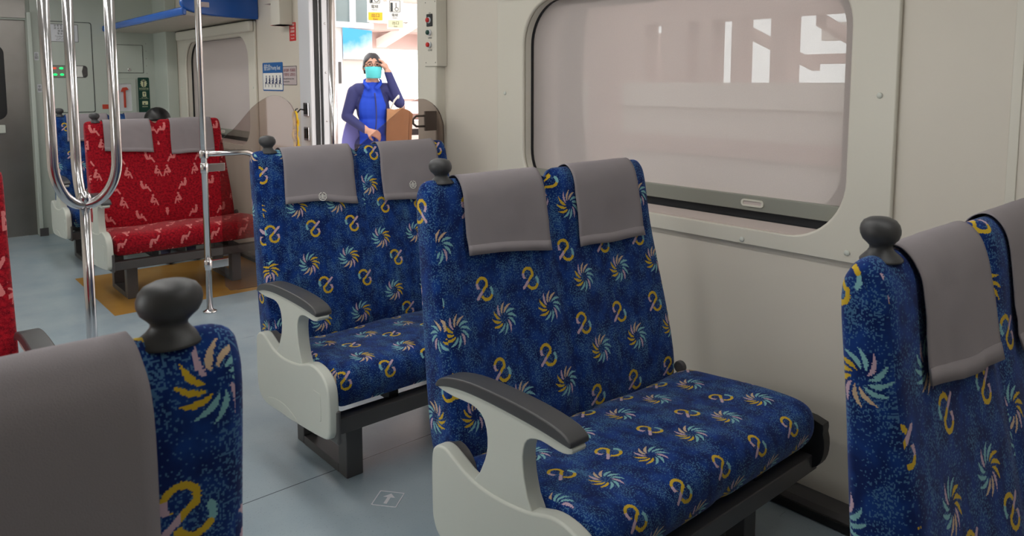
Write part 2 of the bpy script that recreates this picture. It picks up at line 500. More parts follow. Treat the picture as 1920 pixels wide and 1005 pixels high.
for (y0, y1) in ((YB, D0 - 0.05), (D1 + 0.1, 7.79)):
    MB().prism([(-0.075, 0.0), (-0.075, 0.035), (-0.06, 0.05), (0, 0.06), (0, 0)], y0, y1, 'y').build('kick_rail', 'iron', bb)
    MB().box(-0.082, -0.076, y0, y1, 0.004, 0.03).build('cable_cover', 'black', bb)
# wall panel joints beside the near window
MB().box(XW - 0.004, XW, 0.615, 0.640, 0.06, ZC).build('trim_1', 'frame', bevel=0.002)
struct(bpy.data.objects['trim_1'])

# windows in the right wall: moulded surround, gasket, glass, screws; the blinds are things of their own
def screw(parent, y, z, x=-0.022):
    MB().sphere((x, y, z), 0.004, 0.0095, 0.0095, 12, 6).build('screw_cap', 'panel', parent, True)
def window(name, y0, y1, lead_label, far):
    yc = (y0 + y1) / 2; h = (y1 - y0) / 2; z0, z1 = WZ0, WZ1
    w = sempty(name, (XW, yc, 0)); w['label'] = lead_label
    inner = roundrect(-h, h, z0, z1, 0.205, 12)
    outer = roundrect(-h - 0.145, h + 0.19, 0.872, 1.95, 0.03, 12)
    MB().ring_panel(outer, inner, -0.020, 0.0).build('surround', 'frame', w, bevel=0.009, segs=3)
    inner2 = roundrect(-h - 0.001, h + 0.001, z0 - 0.001, z1 + 0.001, 0.206, 12)
    # reveal between the surround and the glass
    MB().ring_panel(roundrect(-h - 0.028, h + 0.028, z0 - 0.028, z1 + 0.028, 0.21, 12), inner2, 0.001, 0.085).build('reveal', 'frame', w)
    MB().ring_panel(roundrect(-h - 0.0015, h + 0.0015, z0 - 0.0015, z1 + 0.0015, 0.2055, 12), roundrect(-h + 0.0005, h - 0.0005, z0 + 0.0005, z1 - 0.0005, 0.2045, 12), 0.034, 0.050).build('gasket', 'rubber', w)
    MB().prism([(0.0, 0.918), (0.0, 0.934), (0.05, 0.952), (0.05, 0.918)], -h + 0.105, h - 0.105, 'y').build('sill', 'sill', w)
    MB().ring_panel(roundrect(-h - 0.028, h + 0.028, z0 - 0.028, z1 + 0.028, 0.02, 12), roundrect(-h + 0.078, h - 0.076, 0.99, 1.788, 0.16, 12), 0.115, 0.15).build('outer_frame', 'sill', w)
    MB().box(0.128, 0.132, -h, h, z0, z1).build('pane', 'glass', w)
    MB().box(-0.065, -0.021, -h - 0.145, h + 0.13, 1.852, 1.937).build('pelmet', 'frame', w, bevel=0.012)
    for (yy, zz) in ((-h - 0.095, 1.411), (h + 0.128, 1.40), (1.44 - 1.8515, 0.889), (-h - 0.016, 0.905), (h - 0.2, 0.889)):
        screw(w, yy, zz)
    b = thing('roller_blind', (XW + 0.045, yc, 0.985), 'translucent grey roller blind lowered over the ' + ('small far window beside the priority seat' if far else 'big near window behind the seats'), 'blind')
    MB().add([(0.008, -h - 0.02, 0.03), (0.008, h + 0.02, 0.03), (0.008, h + 0.02, 0.87), (0.008, -h - 0.02, 0.87)], [(0, 1, 2, 3)]).build('cloth', 'blind', b)
    MB().box(-0.006, 0.016, -h - 0.01, h + 0.01, 0.0, 0.056).build('bottom_bar', 'bar', b, bevel=0.003)
    g = b.children[-1]
    yy = 1.438 - yc if not far else 0
    MB().ring_panel(roundrect(yy - 0.045, yy + 0.045, 0.016, 0.042, 0.012), roundrect(yy - 0.037, yy + 0.037, 0.022, 0.036, 0.006), -0.011, -0.006).build('pull_handle', 'frame', g)
    MB().box(-0.0075, -0.006, yy - 0.037, yy + 0.037, 0.022, 0.036).build('pull_recess', 'sill', g)
    MB().box(0.03, 0.075, -h + 0.03, h - 0.03, -0.034, -0.002).build('gap_shade_strip', 'rubber', w).location = (0.03, 0, 0.985)  # black strip standing in for the shade in the gap below the blind
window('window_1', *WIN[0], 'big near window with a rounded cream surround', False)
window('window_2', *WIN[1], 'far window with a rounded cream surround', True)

# side doorway
d = sempty('door_1', (XW, D1, 0)); d['label'] = 'open side doorway onto the platform'
MB().box(-0.035, 0.005, 0.0, 0.17, 0, 2.2).build('casing', 'alu', d, bevel=0.006)
MB().box(0.0, 0.028, -0.006, 0.06, 0, 2.12).build('rubber_seal', 'rubber', d)
MB().box(0.030, 0.034, -0.012, 0.05, 0, 2.12).build('seal_lip', 'alu', d)
MB().box(0.036, 0.055, -0.004, 0.06, 0, 2.12).build('rubber_seal', 'rubber', d)
MB().box(0.056, 0.098, -0.012, 0.06, 0, 2.12).build('rivet_strip', 'alu', d, bevel=0.003)
for z in (0.55, 0.95, 1.18, 1.52, 1.86):
    MB().sphere((0.078, -0.012, z), 0.008, 0.005, 0.008, 12, 6).build('rivet', 'steel', d, True)
MB().tube([(0.13, 0.0, 0), (0.13, 0.0, 2.12)], 0.033, 20).build('door_edge', 'steel', d, True)
MB().box(-0.06, 0.16, D0 - D1 - 0.16, D0 - D1 + 0.02, 0, 2.2).build('casing', 'frame', d, bevel=0.012)
MB().box(0.0, 0.17, D0 - D1 + 0.021, -0.013, -0.02, 0.004).build('threshold', 'brushed', d)
MB().box(-0.02, 0.17, D0 - D1 + 0.021, -0.02, 2.1, 2.2).build('lintel', 'frame', d)

# end door with a dark window
d = sempty('door_2', (0.775, YE + 0.06, 0)); d['label'] = 'brushed steel door in the end wall'
MB().ring_panel(roundrect(-0.425, 0.425, 0, 2.03, 0.002, 8), roundrect(-0.21, 0.21, 1.105, 1.80, 0.08, 8), 0, 0.03, 'y').build('door_leaf', 'brushed', d)
MB().ring_panel(roundrect(-0.225, 0.225, 1.09, 1.815, 0.085, 8), roundrect(-0.2, 0.2, 1.115, 1.79, 0.07, 8), -0.008, 0.0, 'y').build('window_trim', 'steel', d)
MB().box(-0.22, 0.22, 0.01, 0.02, 1.10, 1.81).build('pane', 'black', d)
MB().box(-0.11, 0.205 - 0.02, -0.03, 0, 0.985, 1.06).build('pull', 'panel', d, bevel=0.005)
MB().lathe([(0.016, 0), (0.016, 0.006), (0.01, 0.008)], (0.31, 0, 0)).build('lock', 'steel', d)
lk = d.children[-1]; lk.rotation_euler = (R(90), 0, 0); lk.location = (0, 0, 2.13)
struct(MB().box(1.165, 1.2, YE - 0.06, YE + 0.3, 0, 2.1).build('trim_2', 'endwall', bevel=0.006))
struct(MB().box(1.165, 1.235, YE - 0.075, YE - 0.061, 0, 0.075).build('trim_3', 'iron'))
lt = struct(MB().box(0.35, 1.164, YE - 0.01, YE + 0.019, 2.045, ZC).build('trim_4', 'brushed'))

# ceiling lamps
k = 0
for x in (0.22, 1.24):
    for y in (-1.1, 1.2, 3.5, 5.8):
        if y < 0 and x < 1: continue
        t = thing('ceiling_light', (x, y + 0.55, ZC), 'long white fluorescent ceiling light in the strip of lamps overhead', 'ceiling light', group='strip lamps along the ceiling')
        MB().box(-0.10, 0.10, -1.0, 1.0, -0.03, 0.0).build('housing', 'ceiling', t)
        MB().box(-0.085, 0.085, -0.97, 0.97, -0.045, -0.031).build('diffuser', 'lamp', t)

# ------------------------------------------------------------------ double seats
BACK = [(-0.040, 0.385), (-0.050, 0.48), (-0.030, 0.62), (0.004, 0.78), (0.040, 0.95), (0.057, 1.08), (0.068, 1.140), (0.087, 1.170), (0.108, 1.177), (0.130, 1.160), (0.144, 1.11),
        (0.130, 0.95), (0.115, 0.75), (0.097, 0.55), (0.074, 0.42), (0.02, 0.372)]
CUSH = [(-0.50, 0.318), (-0.535, 0.332), (-0.556, 0.378), (-0.552, 0.427), (-0.525, 0.457), (-0.47, 0.468), (-0.36, 0.466), (-0.22, 0.454), (-0.11, 0.443), (-0.066, 0.429), (-0.03, 0.404), (-0.012, 0.36), (-0.05, 0.322), (-0.3, 0.312)]
def front_y(z):
    for (y0, z0), (y1, z1) in zip(BACK[:8], BACK[1:8]):
        if z0 <= z <= z1: return y0 + (y1 - y0) * (z - z0) / (z1 - z0)
    return 0.0
def loft(prof, xs, warp, uvf, inset_fn, capuv, taper=0.0):
    ring = [Vector(p) for p in prof]; n = len(ring)
    nrm = []
    area = sum(ring[i].x * ring[(i + 1) % n].y - ring[(i + 1) % n].x * ring[i].y for i in range(n))
    sg = 1 if area < 0 else -1
    for i in range(n):
        t = (ring[(i + 1) % n] - ring[i - 1]).normalized()
        nrm.append(Vector((-t.y, t.x)) * sg)          # outward
    arc = [0]
    for i in range(n): arc.append(arc[-1] + (ring[(i + 1) % n] - ring[i]).length)
    mb = MB(); vs = []
    for x in xs:
        ins = inset_fn(x)
        for i in range(n):
            p = ring[i] - nrm[i] * (ins + warp(x, ring[i].x, ring[i].y, nrm[i]))
            vs.append((x + taper * max(0.0, x - 0.2) * (0.8 - p.y), p.x, p.y))
    fs, uvs = [], []
    for j in range(len(xs) - 1):
        for i in range(n):
            k = (i + 1) % n
            fs.append((j * n + i, j * n + k, (j + 1) * n + k, (j + 1) * n + i))
            xm = (xs[j] + xs[j + 1]) / 2
            if j < 3 or j >= len(xs) - 4:
                uvs.append([capuv(vs[q][1], vs[q][2]) for q in fs[-1]])
            else:
                uvs.append([uvf(xs[j], arc[i], xm), uvf(xs[j], arc[i + 1], xm), uvf(xs[j + 1], arc[i + 1], xm), uvf(xs[j + 1], arc[i], xm)])
    for base, rev in ((0, False), ((len(xs) - 1) * n, True)):
        idx = [base + i for i in range(n)]
        if rev: idx.reverse()
        fs.append(tuple(idx)); uvs.append([capuv(vs[q][1], vs[q][2]) for q in idx])
    mb.add(vs, fs, uvs)
    return mb
def edge_stations(x0, x1, r, mids):
    a = [x0 + r * (1 - math.cos(R(q))) for q in (0, 18, 36, 54, 72, 90)]
    b = [x1 - r * (1 - math.cos(R(q))) for q in (90, 72, 54, 36, 18, 0)]
    return a + mids + b
def edge_inset(x, x0, x1, r):
    t = min(x - x0, x1 - x)
    if t >= r: return 0.0
    return r - math.sqrt(max(r * r - (r - t) ** 2, 0))

EMB = None
def emblem(parent, x, z):
    near_v = [v.co for v in parent.data.vertices if abs(v.co.x - x) < 0.03 and abs(v.co.z - z) < 0.03 and v.co.y < 0.09]
    """round white rail emblem: broken ring with a post and two rails inside"""
    mb = MB(); y = 0
    def arc(a0, a1, r0, r1, n=14):
        pts = [(r1 * math.cos(R(a0 + (a1 - a0) * k / n)), r1 * math.sin(R(a0 + (a1 - a0) * k / n))) for k in range(n + 1)]
        pts += [(r0 * math.cos(R(a1 - (a1 - a0) * k / n)), r0 * math.sin(R(a1 - (a1 - a0) * k / n))) for k in range(n + 1)]
        for i in range(n):
            mb.prism([pts[i], pts[i + 1], pts[2 * n - i], pts[2 * n + 1 - i]], -0.0006, 0.0, 'y')
    Rr = 0.0185
    arc(4, 80, Rr * 0.84, Rr); arc(100, 176, Rr * 0.84, Rr); arc(184, 356, Rr * 0.84, Rr, 24)
    def bar(x0, x1, z0, z1): mb.box(x0 * Rr, x1 * Rr, -0.0006, 0, z0 * Rr, z1 * Rr)
    bar(-0.1, 0.1, -0.55, 0.62); bar(-0.24, 0.24, 0.38, 0.56)
    bar(-0.98, -0.1, 0.08, 0.24); bar(0.1, 0.98, 0.08, 0.24); bar(-0.98, -0.1, -0.24, -0.08); bar(0.1, 0.98, -0.24, -0.08)
    bar(-0.55, 0.55, -0.56, -0.42)
    o = mb.build('rail_emblem', 'white', parent)
    s = 0.20
    yy = min(v.y - (v.z - z) * s for v in near_v)
    o.location = (x, yy - 0.0035, z); o.rotation_euler = (-math.atan(s), 0, 0)
    return o

def cover_mesh(x0, x1, seed, z_front=0.925, z_rear=0.88, skew=0.0):
    """cloth strip hanging over the top of the backrest"""
    ring = catmull(BACK, 5, True)
    path = [p for p in ring if (p.y >= z_front and p.x < 0.09) or (p.y >= z_rear and p.x >= 0.09) or p.y > 1.13]
    st = max(range(len(path)), key=lambda i: (path[i] - path[i - 1]).length)
    path = path[st:] + path[:st]
    nx = 22; mb = MB(); n = len(path); vs = []
    for i, p in enumerate(path):
        a = path[max(i - 1, 0)]; b = path[min(i + 1, n - 1)]
        t = (b - a).normalized(); nr = Vector((-t.y, t.x))
        fr = i / (n - 1)
        lower = max(0, 1 - fr * 3.2)
        for k in range(nx + 1):
            x = x0 + (x1 - x0) * k / nx
            w = (noise.noise(Vector((x * 8 + seed, p.y * 5, seed * 3.1))) + 0.45) * 0.011 * (0.12 + lower)
            w += noise.noise(Vector((x * 26 + p.y * 14 + seed, p.y * 22 - x * 9, seed))) * 0.0035 * (0.2 + lower)
            off = 0.0065 + max(w, -0.001) + (0.002 if i == 0 else 0)
            rear = max(0, (fr - 0.55) / 0.45)
            edge = (0.006 * lower + 0.016 * rear) * (1 - 2 * k / nx)
            dz = noise.noise(Vector((x * 6, seed, 1.0))) * 0.012 * lower + skew * (0.5 - k / nx) * lower
            vs.append((x - edge + noise.noise(Vector((p.y * 7, seed, k / nx * 1.0))) * 0.006 * lower, p.x + nr.x * off, p.y + nr.y * off + dz))
    hem = MB()
    rows = [i for i in range(n) if path[i].y < z_front + 0.02 and path[i].x < 0.09][-1] + 1
    hv = [(a_, b_ - 0.0028, c_) for a_, b_, c_ in vs[:(rows + 1) * (nx + 1)]]
    hem.add(hv, [(i * (nx + 1) + k, i * (nx + 1) + k + 1, (i + 1) * (nx + 1) + k + 1, (i + 1) * (nx + 1) + k) for i in range(rows) for k in range(nx)])
    fs = [(i * (nx + 1) + k, i * (nx + 1) + k + 1, (i + 1) * (nx + 1) + k + 1, (i + 1) * (nx + 1) + k) for i in range(n - 1) for k in range(nx)]
    return mb.add(vs, fs), hem

def seat(loc, label, group=None, fabric='blue', flip=False, mirror=False, rotz=0, logo=False, uo=0.0, vo=0.0, seed=1.0):
    t = thing('double_seat', loc, label, 'seat', (0, 0, rotz), group)
    W = 0.962
    sgn = -1 if flip else 1
    ring = [tuple(p) for p in catmull(BACK, 4, True)]
    mids = [0.03 + (W - 0.06) * k / 46 for k in range(1, 46)]
    def warp(x, y, z, nr):
        top = max(0.0, min(1.0, (z - 0.98) / 0.14))
        front = max(0.0, -nr.x)
        d = abs(x - 0.475)
        v = 0.030 * top * math.exp(-(d / 0.020) ** 2) + 0.010 * front * math.exp(-(d / 0.03) ** 2)
        v += 0.012 * front * (math.cos(min(abs(x - 0.24), abs(x - 0.715)) / 0.24 * math.pi) * 0.5 + 0.5) * max(0, 1 - abs(z - 0.72) / 0.35)
        return v
    def uvf(x, a, xm):
        if fabric == 'red':
            return (uo + (x if xm < 0.475 else W - x), vo + a)
        half = 0.0 if xm < 0.475 else 0.012
        hv = 0.0 if xm < 0.475 else 0.062
        return (sgn * (uo + x + half), sgn * (vo + a - hv - 0.045))
    capuv = lambda y, z: (sgn * (0.335 + uo + y), sgn * (z + vo + 0.06))
    loft(ring, edge_stations(0, W, 0.035, mids), warp, uvf, lambda x: edge_inset(x, 0, W, 0.035) * 0.66, capuv, 0.09).build('backrest', fabric, t, True, mirror=mirror)
    ringc = [tuple(p) for p in catmull(CUSH, 4, True)]
    x0, x1 = 0.012, 1.025
    def warpc(x, y, z, nr):
        up = max(0.0, nr.y)
        d = abs(x - 0.53)
        v = 0.006 * math.exp(-(d / 0.03) ** 2)
        v += 0.010 * up * (math.cos(min(abs(x - 0.26), abs(x - 0.79)) / 0.26 * math.pi) * 0.5 + 0.5)
        back = max(0.0, (y + 0.30) / 0.24)
        return v
    mids = [x0 + 0.04 + (x1 - x0 - 0.08) * k / 40 for k in range(1, 40)]
    cs = loft(ringc, edge_stations(x0, x1, 0.04, mids), warpc, lambda x, a, xm: ((uo + x) if fabric == 'red' else sgn * (uo + x + 0.03), (-a + vo) if fabric == 'red' else sgn * (a + vo + 0.05)), lambda x: edge_inset(x, x0, x1, 0.04), capuv)
    cs.build('cushion', fabric, t, True, mirror=mirror)
    for k, (a, b) in enumerate(((0.113, 0.425), (0.562, 0.868))):
        mb, hem = cover_mesh(a, b, seed + k * 2.7, 0.93 - 0.015 * k, skew=0.03 if k == 0 else 0.008)
        c = mb.build('headrest_cover', 'cover', t, True, mirror=mirror)
        sd = c.modifiers.new('cloth', 'SOLIDIFY'); sd.thickness = 0.002; sd.offset = 1
        hm_ = hem.build('hem', 'cover', c, True, mirror=mirror)
        sd = hm_.modifiers.new('cloth', 'SOLIDIFY'); sd.thickness = 0.0012; sd.offset = 0
        zz = 0.925 + 0.01 * k
        if logo: emblem(c, (a + b) / 2 + 0.0, zz + 0.052)
    kb = MB().lathe([(0.037, 0), (0.0365, 0.003), (0.031, 0.008), (0.024, 0.014), (0.0195, 0.020), (0.0195, 0.024), (0.0240, 0.029), (0.0305, 0.035), (0.0340, 0.043), (0.0345, 0.050), (0.0325, 0.058), (0.0275, 0.0645), (0.0180, 0.0690), (0.006, 0.0710)], (0.072, 0.104, 1.166), 1.0, 0.86, tilt=(-0.05, 0.05))
    kb.build('grab_knob', 'knob', t, True, mirror=mirror)
    # aisle side: lower panel, arm with charcoal pad
    out = catmull([(-0.002, 0.30), (-0.002, 0.435), (-0.018, 0.474), (-0.058, 0.486), (-0.10, 0.474), (-0.165, 0.450), (-0.26, 0.442), (-0.38, 0.456), (-0.47, 0.482), (-0.54, 0.476), (-0.585, 0.448), (-0.603, 0.40),
                   (-0.605, 0.30), (-0.596, 0.262), (-0.56, 0.245), (-0.40, 0.228), (-0.20, 0.215), (-0.08, 0.212), (-0.03, 0.228), (-0.008, 0.26)], 4, True)
    sp = MB().prism([tuple(p) for p in out], -0.047, -0.007).build('side_panel', 'panel', t, bevel=0.008, mirror=mirror, segs=3)
    emb = catmull([(-0.10, 0.238), (-0.18, 0.262), (-0.28, 0.262), (-0.36, 0.235), (-0.25, 0.224)], 5, True)
    MB().prism([tuple(p) for p in emb], -0.0492, -0.045).build('moulded_arch', 'panel', sp, bevel=0.003, mirror=mirror)
    MB().prism(roundrect(-0.55, -0.49, 0.30, 0.40, 0.012), -0.0488, -0.045).build('access_cap', 'panel', sp, bevel=0.002, mirror=mirror)
    top = [(-0.022, 0.648), (-0.045, 0.672), (-0.10, 0.690), (-0.18, 0.702), (-0.30, 0.706), (-0.42, 0.703), (-0.50, 0.692), (-0.53, 0.676)]
    padlow = [(-0.53, 0.662), (-0.50, 0.664), (-0.42, 0.670), (-0.30, 0.673), (-0.18, 0.671), (-0.09, 0.661), (-0.03, 0.645)]
    armo = [(-0.035, 0.640), (-0.03, 0.647), (-0.09, 0.663), (-0.18, 0.673), (-0.30, 0.675), (-0.42, 0.672), (-0.50, 0.666), (-0.528, 0.660), (-0.526, 0.648), (-0.50, 0.640), (-0.47, 0.640), (-0.43, 0.642), (-0.395, 0.634), (-0.375, 0.615), (-0.367, 0.58),
            (-0.372, 0.53), (-0.385, 0.485), (-0.395, 0.43), (-0.19, 0.43), (-0.205, 0.475), (-0.225, 0.515), (-0.236, 0.555), (-0.232, 0.600), (-0.212, 0.630), (-0.17, 0.641), (-0.10, 0.637)]
    ar = MB().prism([tuple(p) for p in catmull(armo, 2, True)], -0.041, 0.003).build('armrest', 'panel', t, bevel=0.009, mirror=mirror, segs=3)
    pl = [tuple(p) for p in catmull(top, 3)] + [tuple(p) for p in catmull(padlow, 3)]
    MB().prism(pl, -0.049, 0.013).build('arm_pad', 'pad', ar, bevel=0.012, mirror=mirror, segs=3)
    # recliner cover, frame
    MB().prism([(-0.05 + 0.075 * math.cos(R(a)), 0.405 + 0.075 * math.sin(R(a))) for a in range(0, 360, 15)], -0.006, 0.02).build('recliner_cover', 'iron', t, bevel=0.004, mirror=mirror)
    MB().box(-0.015, 1.07, -0.535, -0.475, 0.225, 0.282).build('front_beam', 'iron', t, bevel=0.004, mirror=mirror)
    MB().box(-0.015, 1.05, -0.09, -0.04, 0.225, 0.282).build('rear_beam', 'iron', t, bevel=0.004, mirror=mirror)
    MB().box(-0.02, -0.004, -0.612, -0.47, 0.232, 0.35).build('beam_end', 'iron', t, bevel=0.006, mirror=mirror)
    for x in (0.27, 0.78):
        MB().box(x - 0.02, x + 0.02, -0.5, -0.08, 0.275, 0.335).build('seat_rail', 'black', t, mirror=mirror)
    for x in (0.10, 0.80):
        MB().box(x, x + 0.068, -0.445, -0.38, 0.0, 0.226).build('leg', 'iron', t, bevel=0.004, mirror=mirror)
        MB().box(x, x + 0.068, -0.09, -0.03, 0.0, 0.226).build('leg', 'iron', t, bevel=0.004, mirror=mirror)
        MB().box(x, x + 0.068, -0.38, -0.09, 0.0, 0.035).build('foot_rail', 'iron', t, bevel=0.003, mirror=mirror)
    wb = catmull([(-0.53, 0.40), (-0.565, 0.36), (-0.57, 0.30), (-0.55, 0.25), (-0.50, 0.225), (-0.44, 0.205), (-0.42, 0.20), (-0.41, 0.23), (-0.35, 0.26), (-0.20, 0.30), (-0.20, 0.40)], 3, True)
    MB().prism([tuple(p) for p in wb], 1.035, 1.075).build('wall_bracket', 'black', t, bevel=0.005, mirror=mirror)
    MB().prism([(-0.06 + 0.022 * math.cos(R(a)), 0.440 + 0.022 * math.sin(R(a))) for a in range(0, 360, 20)], 0.98, 1.0).build('pivot_cap', 'iron', t, bevel=0.004, mirror=mirror)
    return t
G = 'double seats with blue patterned moquette'
seat((1.145, 1.60, 0), 'blue patterned double seat in the centre, below the big window', G, uo=0.015, vo=0.015, seed=1.0)
seat((1.145, 2.80, 0), 'blue patterned double seat whose grey headrest covers carry white round emblems', G, flip=True, logo=True, uo=0.03, vo=0.07, seed=4.0)
seat((1.145, 0.39, 0), 'blue patterned double seat cut off by the right edge of the picture', G, flip=True, uo=0.06, vo=0.02, seed=7.3)
seat((1.145, 7.08, 0), 'blue patterned double seat at the end wall behind the red seat', G, uo=0.05, vo=0.03, seed=9.1)
seat((0.306, 0.948, 0), 'blue patterned double seat seen from behind, closest in the lower left corner', G, rotz=math.pi, flip=True, uo=-0.074, vo=0.222, seed=12.7)
GR = 'double seats with red priority moquette'
seat((1.145, 5.81, 0), 'red priority double seat with pale seated figures, facing us beyond the doorway', GR, fabric='red', seed=3.3)
seat((0.315, 2.76, 0), 'red priority double seat, only its edge showing at the left picture edge', GR, fabric='red', mirror=True, seed=5.9)

# ------------------------------------------------------------------ grab poles
def bend(p0, p1, p2, r, n=8):
    p0, p1, p2 = Vector(p0), Vector(p1), Vector(p2)
    a = (p0 - p1).normalized(); b = (p2 - p1).normalized()
    ang = a.angle(b); dd = r / math.tan(ang / 2)
    s, e_ = p1 + a * dd, p1 + b * dd
    out = []
    for k in range(n + 1):
        t = k / n; out.append((1 - t) ** 2 * s + 2 * t * (1 - t) * p1 + t * t * e_)
    return out
TX, TY, TZ = 0.694, 3.65, 0.915
t = thing('grab_pole', (TX, TY, 0), 'polished steel aisle pole forking into three upright bars', 'grab pole')
MB().tube([(0, 0, 0), (0, 0, TZ)], 0.0215, 18).build('post', 'steel', t, True)
MB().lathe([(0.045, 0), (0.045, 0.01), (0.026, 0.018), (0.022, 0.03)]).build('floor_flange', 'steel', t, True)
MB().sphere((0, 0, TZ + 0.03), 0.028, 0.028, 0.034).build('fork_joint', 'steel', t, True)
vr = Vector((math.cos(R(41)), -math.sin(R(41)), 0)); vf = Vector((math.sin(R(41)), math.cos(R(41)), 0))
RB = 0.14
for ph in (-10, 110, 230):
    a = R(ph); dv = vr * math.cos(a) - vf * math.sin(a)
    pts = [(0, 0, TZ)]
    n = 12
    for k in range(0, n + 1):
        q = math.pi / 2 * k / n
        pts.append(tuple(dv * RB * math.sin(q) + Vector((0, 0, TZ + 0.004 + 0.20 * (1 - math.cos(q))))))
    pts.append(tuple(dv * RB + Vector((0, 0, ZC))))
    MB().tube(pts, 0.0215, 18).build('branch', 'steel', t, True)

PX, PYY = 1.565, 4.725
t = thing('grab_pole', (PX, PYY, 0), 'slim steel floor pole in front of the red priority seat', 'grab pole')
pts = [(0, 0, 0)] + bend((0, 0, 0), (0, 0, 1.98), (-0.22, -0.05, ZC), 0.12) + [(-0.22, -0.05, ZC)]
MB().tube(pts, 0.0195, 18).build('post', 'steel', t, True)
MB().lathe([(0.042, 0), (0.042, 0.008), (0.03, 0.012), (0.021, 0.02)]).build('floor_flange', 'steel', t, True)
pts = [(0, 0, 1.005)] + bend((0, 0, 1.005), (0.30, 0, 1.005), (0.42, 0, 0.86), 0.14) + bend((0.30, 0, 1.005), (0.42, -0.0, 0.86), (0.44, 0, 0.5), 0.1) + [(0.44, 0, 0.02)]
MB().tube(pts, 0.0175, 16).build('side_rail', 'steel', t, True)
MB().lathe([(0.025, -0.024), (0.027, -0.02), (0.027, 0.02), (0.025, 0.024)], (0, 0, 1.005)).build('rail_socket', 'steel', t, True)
for z in (0.92, 0.305):
    c = MB().lathe([(0.0215, -0.032), (0.024, -0.03), (0.024, 0.03), (0.0215, 0.032)], (0, 0, z)).build('clamp', 'steel', t, True)
    MB().box(0.02, 0.125, -0.012, 0.012, z - 0.025, z + 0.025).build('clamp_plate', 'steel', c, bevel=0.003)

# smoked draught screens by the doorway
def screen(x0, x1, y, label, hx=None):
    t = thing('draught_screen', (x0, y, 0), label, 'screen')
    w = x1 - x0
    o = [(0.0, 0.20), (0.02, 0.13), (0.08, 0.105), (w - 0.04, 0.105), (w - 0.003, 0.13), (w, 0.2), (w, 0.9), (w, 1.18), (w - 0.012, 1.255), (w - 0.045, 1.315), (w - 0.10, 1.355), (w - 0.15, 1.366), (w - 0.21, 1.350), (w - 0.30, 1.29), (0.10, 1.16), (0.03, 1.105), (0.0, 1.03), (0, 0.7)]
    MB().prism([tuple(p) for p in catmull(o, 3, True)], -0.005, 0.005, 'y').build('acrylic_sheet', 'smoke', t)
    return t, w
t, w = screen(1.672, 2.192, 4.75, 'smoked clear draught screen beside the steel pole and yellow chain')
MB().box(w - 0.02, XW - 1.672 - 0.036, -0.012, 0.012, 0.55, 0.62).build('wall_fixing', 'brushed', t)
t, w = screen(1.76, 2.345, 3.26, 'smoked clear draught screen between the doorway and the emblem seat')
MB().box(w - 0.115, w - 0.04, 0.006, 0.02, 1.195, 1.30).build('fixing_plate', 'brushed', t, bevel=0.003)
pts = [(w - 0.10, 0.012, 1.275), (w - 0.165, 0.015, 1.275), (w - 0.185, 0.015, 1.26), (w - 0.185, 0.015, 1.235), (w - 0.165, 0.015, 1.22), (w - 0.10, 0.012, 1.22)]
MB().tube(pts, 0.006, 8).build('latch_loop', 'brushed', t, True)

# hooks and yellow chain
t = thing('chain_hook', (XW - 0.036, 4.88, 1.26), 'upper black and steel hook plate above the yellow chain', 'hook', group='hook plates by the doorway')
MB().box(-0.012, 0, -0.035, 0.035, -0.045, 0.05).build('plate', 'steel', t, bevel=0.003)
MB().box(-0.022, -0.0125, -0.022, 0.012, -0.03, 0.04).build('catch', 'black', t, bevel=0.003)
MB().tube([(-0.02, 0.0, 0.0), (-0.05, 0.0, 0.005), (-0.075, 0.0, -0.02), (-0.08, 0.0, -0.05)], 0.005, 8).build('hook', 'black', t, True)
t = thing('chain_hook', (XW - 0.036, 4.88, 1.09), 'lower black and steel hook plate beside the yellow chain', 'hook', group='hook plates by the doorway')
MB().box(-0.012, 0, -0.035, 0.035, -0.045, 0.05).build('plate', 'steel', t, bevel=0.003)
MB().box(-0.022, -0.0125, -0.022, 0.012, -0.03, 0.04).build('catch', 'black', t, bevel=0.003)
t = thing('safety_chain', (XW - 0.125, 4.88, 1.215), 'yellow plastic link chain hanging beside the open doorway', 'chain')
for k in range(13):
    z = -k * 0.042
    pts = []
    for q in range(17):
        a = 2 * math.pi * q / 16
        pts.append((0.019 * math.cos(a), 0, z + 0.033 * math.sin(a)))
    l = MB().tube(pts, 0.0095, 8, caps=False).build('link', 'yellow', t, True)
    l.rotation_euler = (0, 0, R(20 if k % 2 else 105)); l.location = (0.004 * math.sin(k * 1.7), 0.004 * math.cos(k * 2.1), 0)
MB().tube([(-0.0, 0, 0.03), (0.004, 0, 0.05), (0.02, 0, 0.055)], 0.004, 8).build('snap_ring', 'black', t, True)

# door control box
t = thing('door_control_box', (2.30, 3.255, 1.537), 'cream door control box with three round buttons beside the doorway', 'control box')
MB().box(0, 0.069, 0, 0.115, 0, 0.75).build('housing', 'frame', t, bevel=0.004)
for z, cm, sq in ((0.245, 'signred', True), (0.18, 'green', False), (0.115, 'signred', False)):
    b = bpy.data.objects.new('push_button', None)
    ringm = MB().lathe([(0.0165, 0), (0.0165, 0.010), (0.014, 0.013)], n=20).build('push_button', 'alu', t, True)
    ringm.rotation_euler = (0, R(-90), 0); ringm.location = (0, 0.06, z)
    MB().lathe([(0.0125, 0.012), (0.0125, 0.020), (0.010, 0.023)], n=20).build('cap', {'signred': 'signred', 'green': 'green'}[cm], ringm, True)
    if sq: MB().box(-0.006, 0, 0.034, 0.086, z - 0.033, z + 0.033).build('button_plate', 'rubber', t, bevel=0.003)
lab = sempty('x', (0, 0, 0)); bpy.data.objects.remove(lab)
for z, s in ((0.283, '∨∧'), (0.151, 'OPEN'), (0.086, 'CLOSE')):
    tx = text('print', s, 0.013, -0.0006, 0.06, z, 'ink', t, 'CENTER'); tx.rotation_euler = WALL_ROT
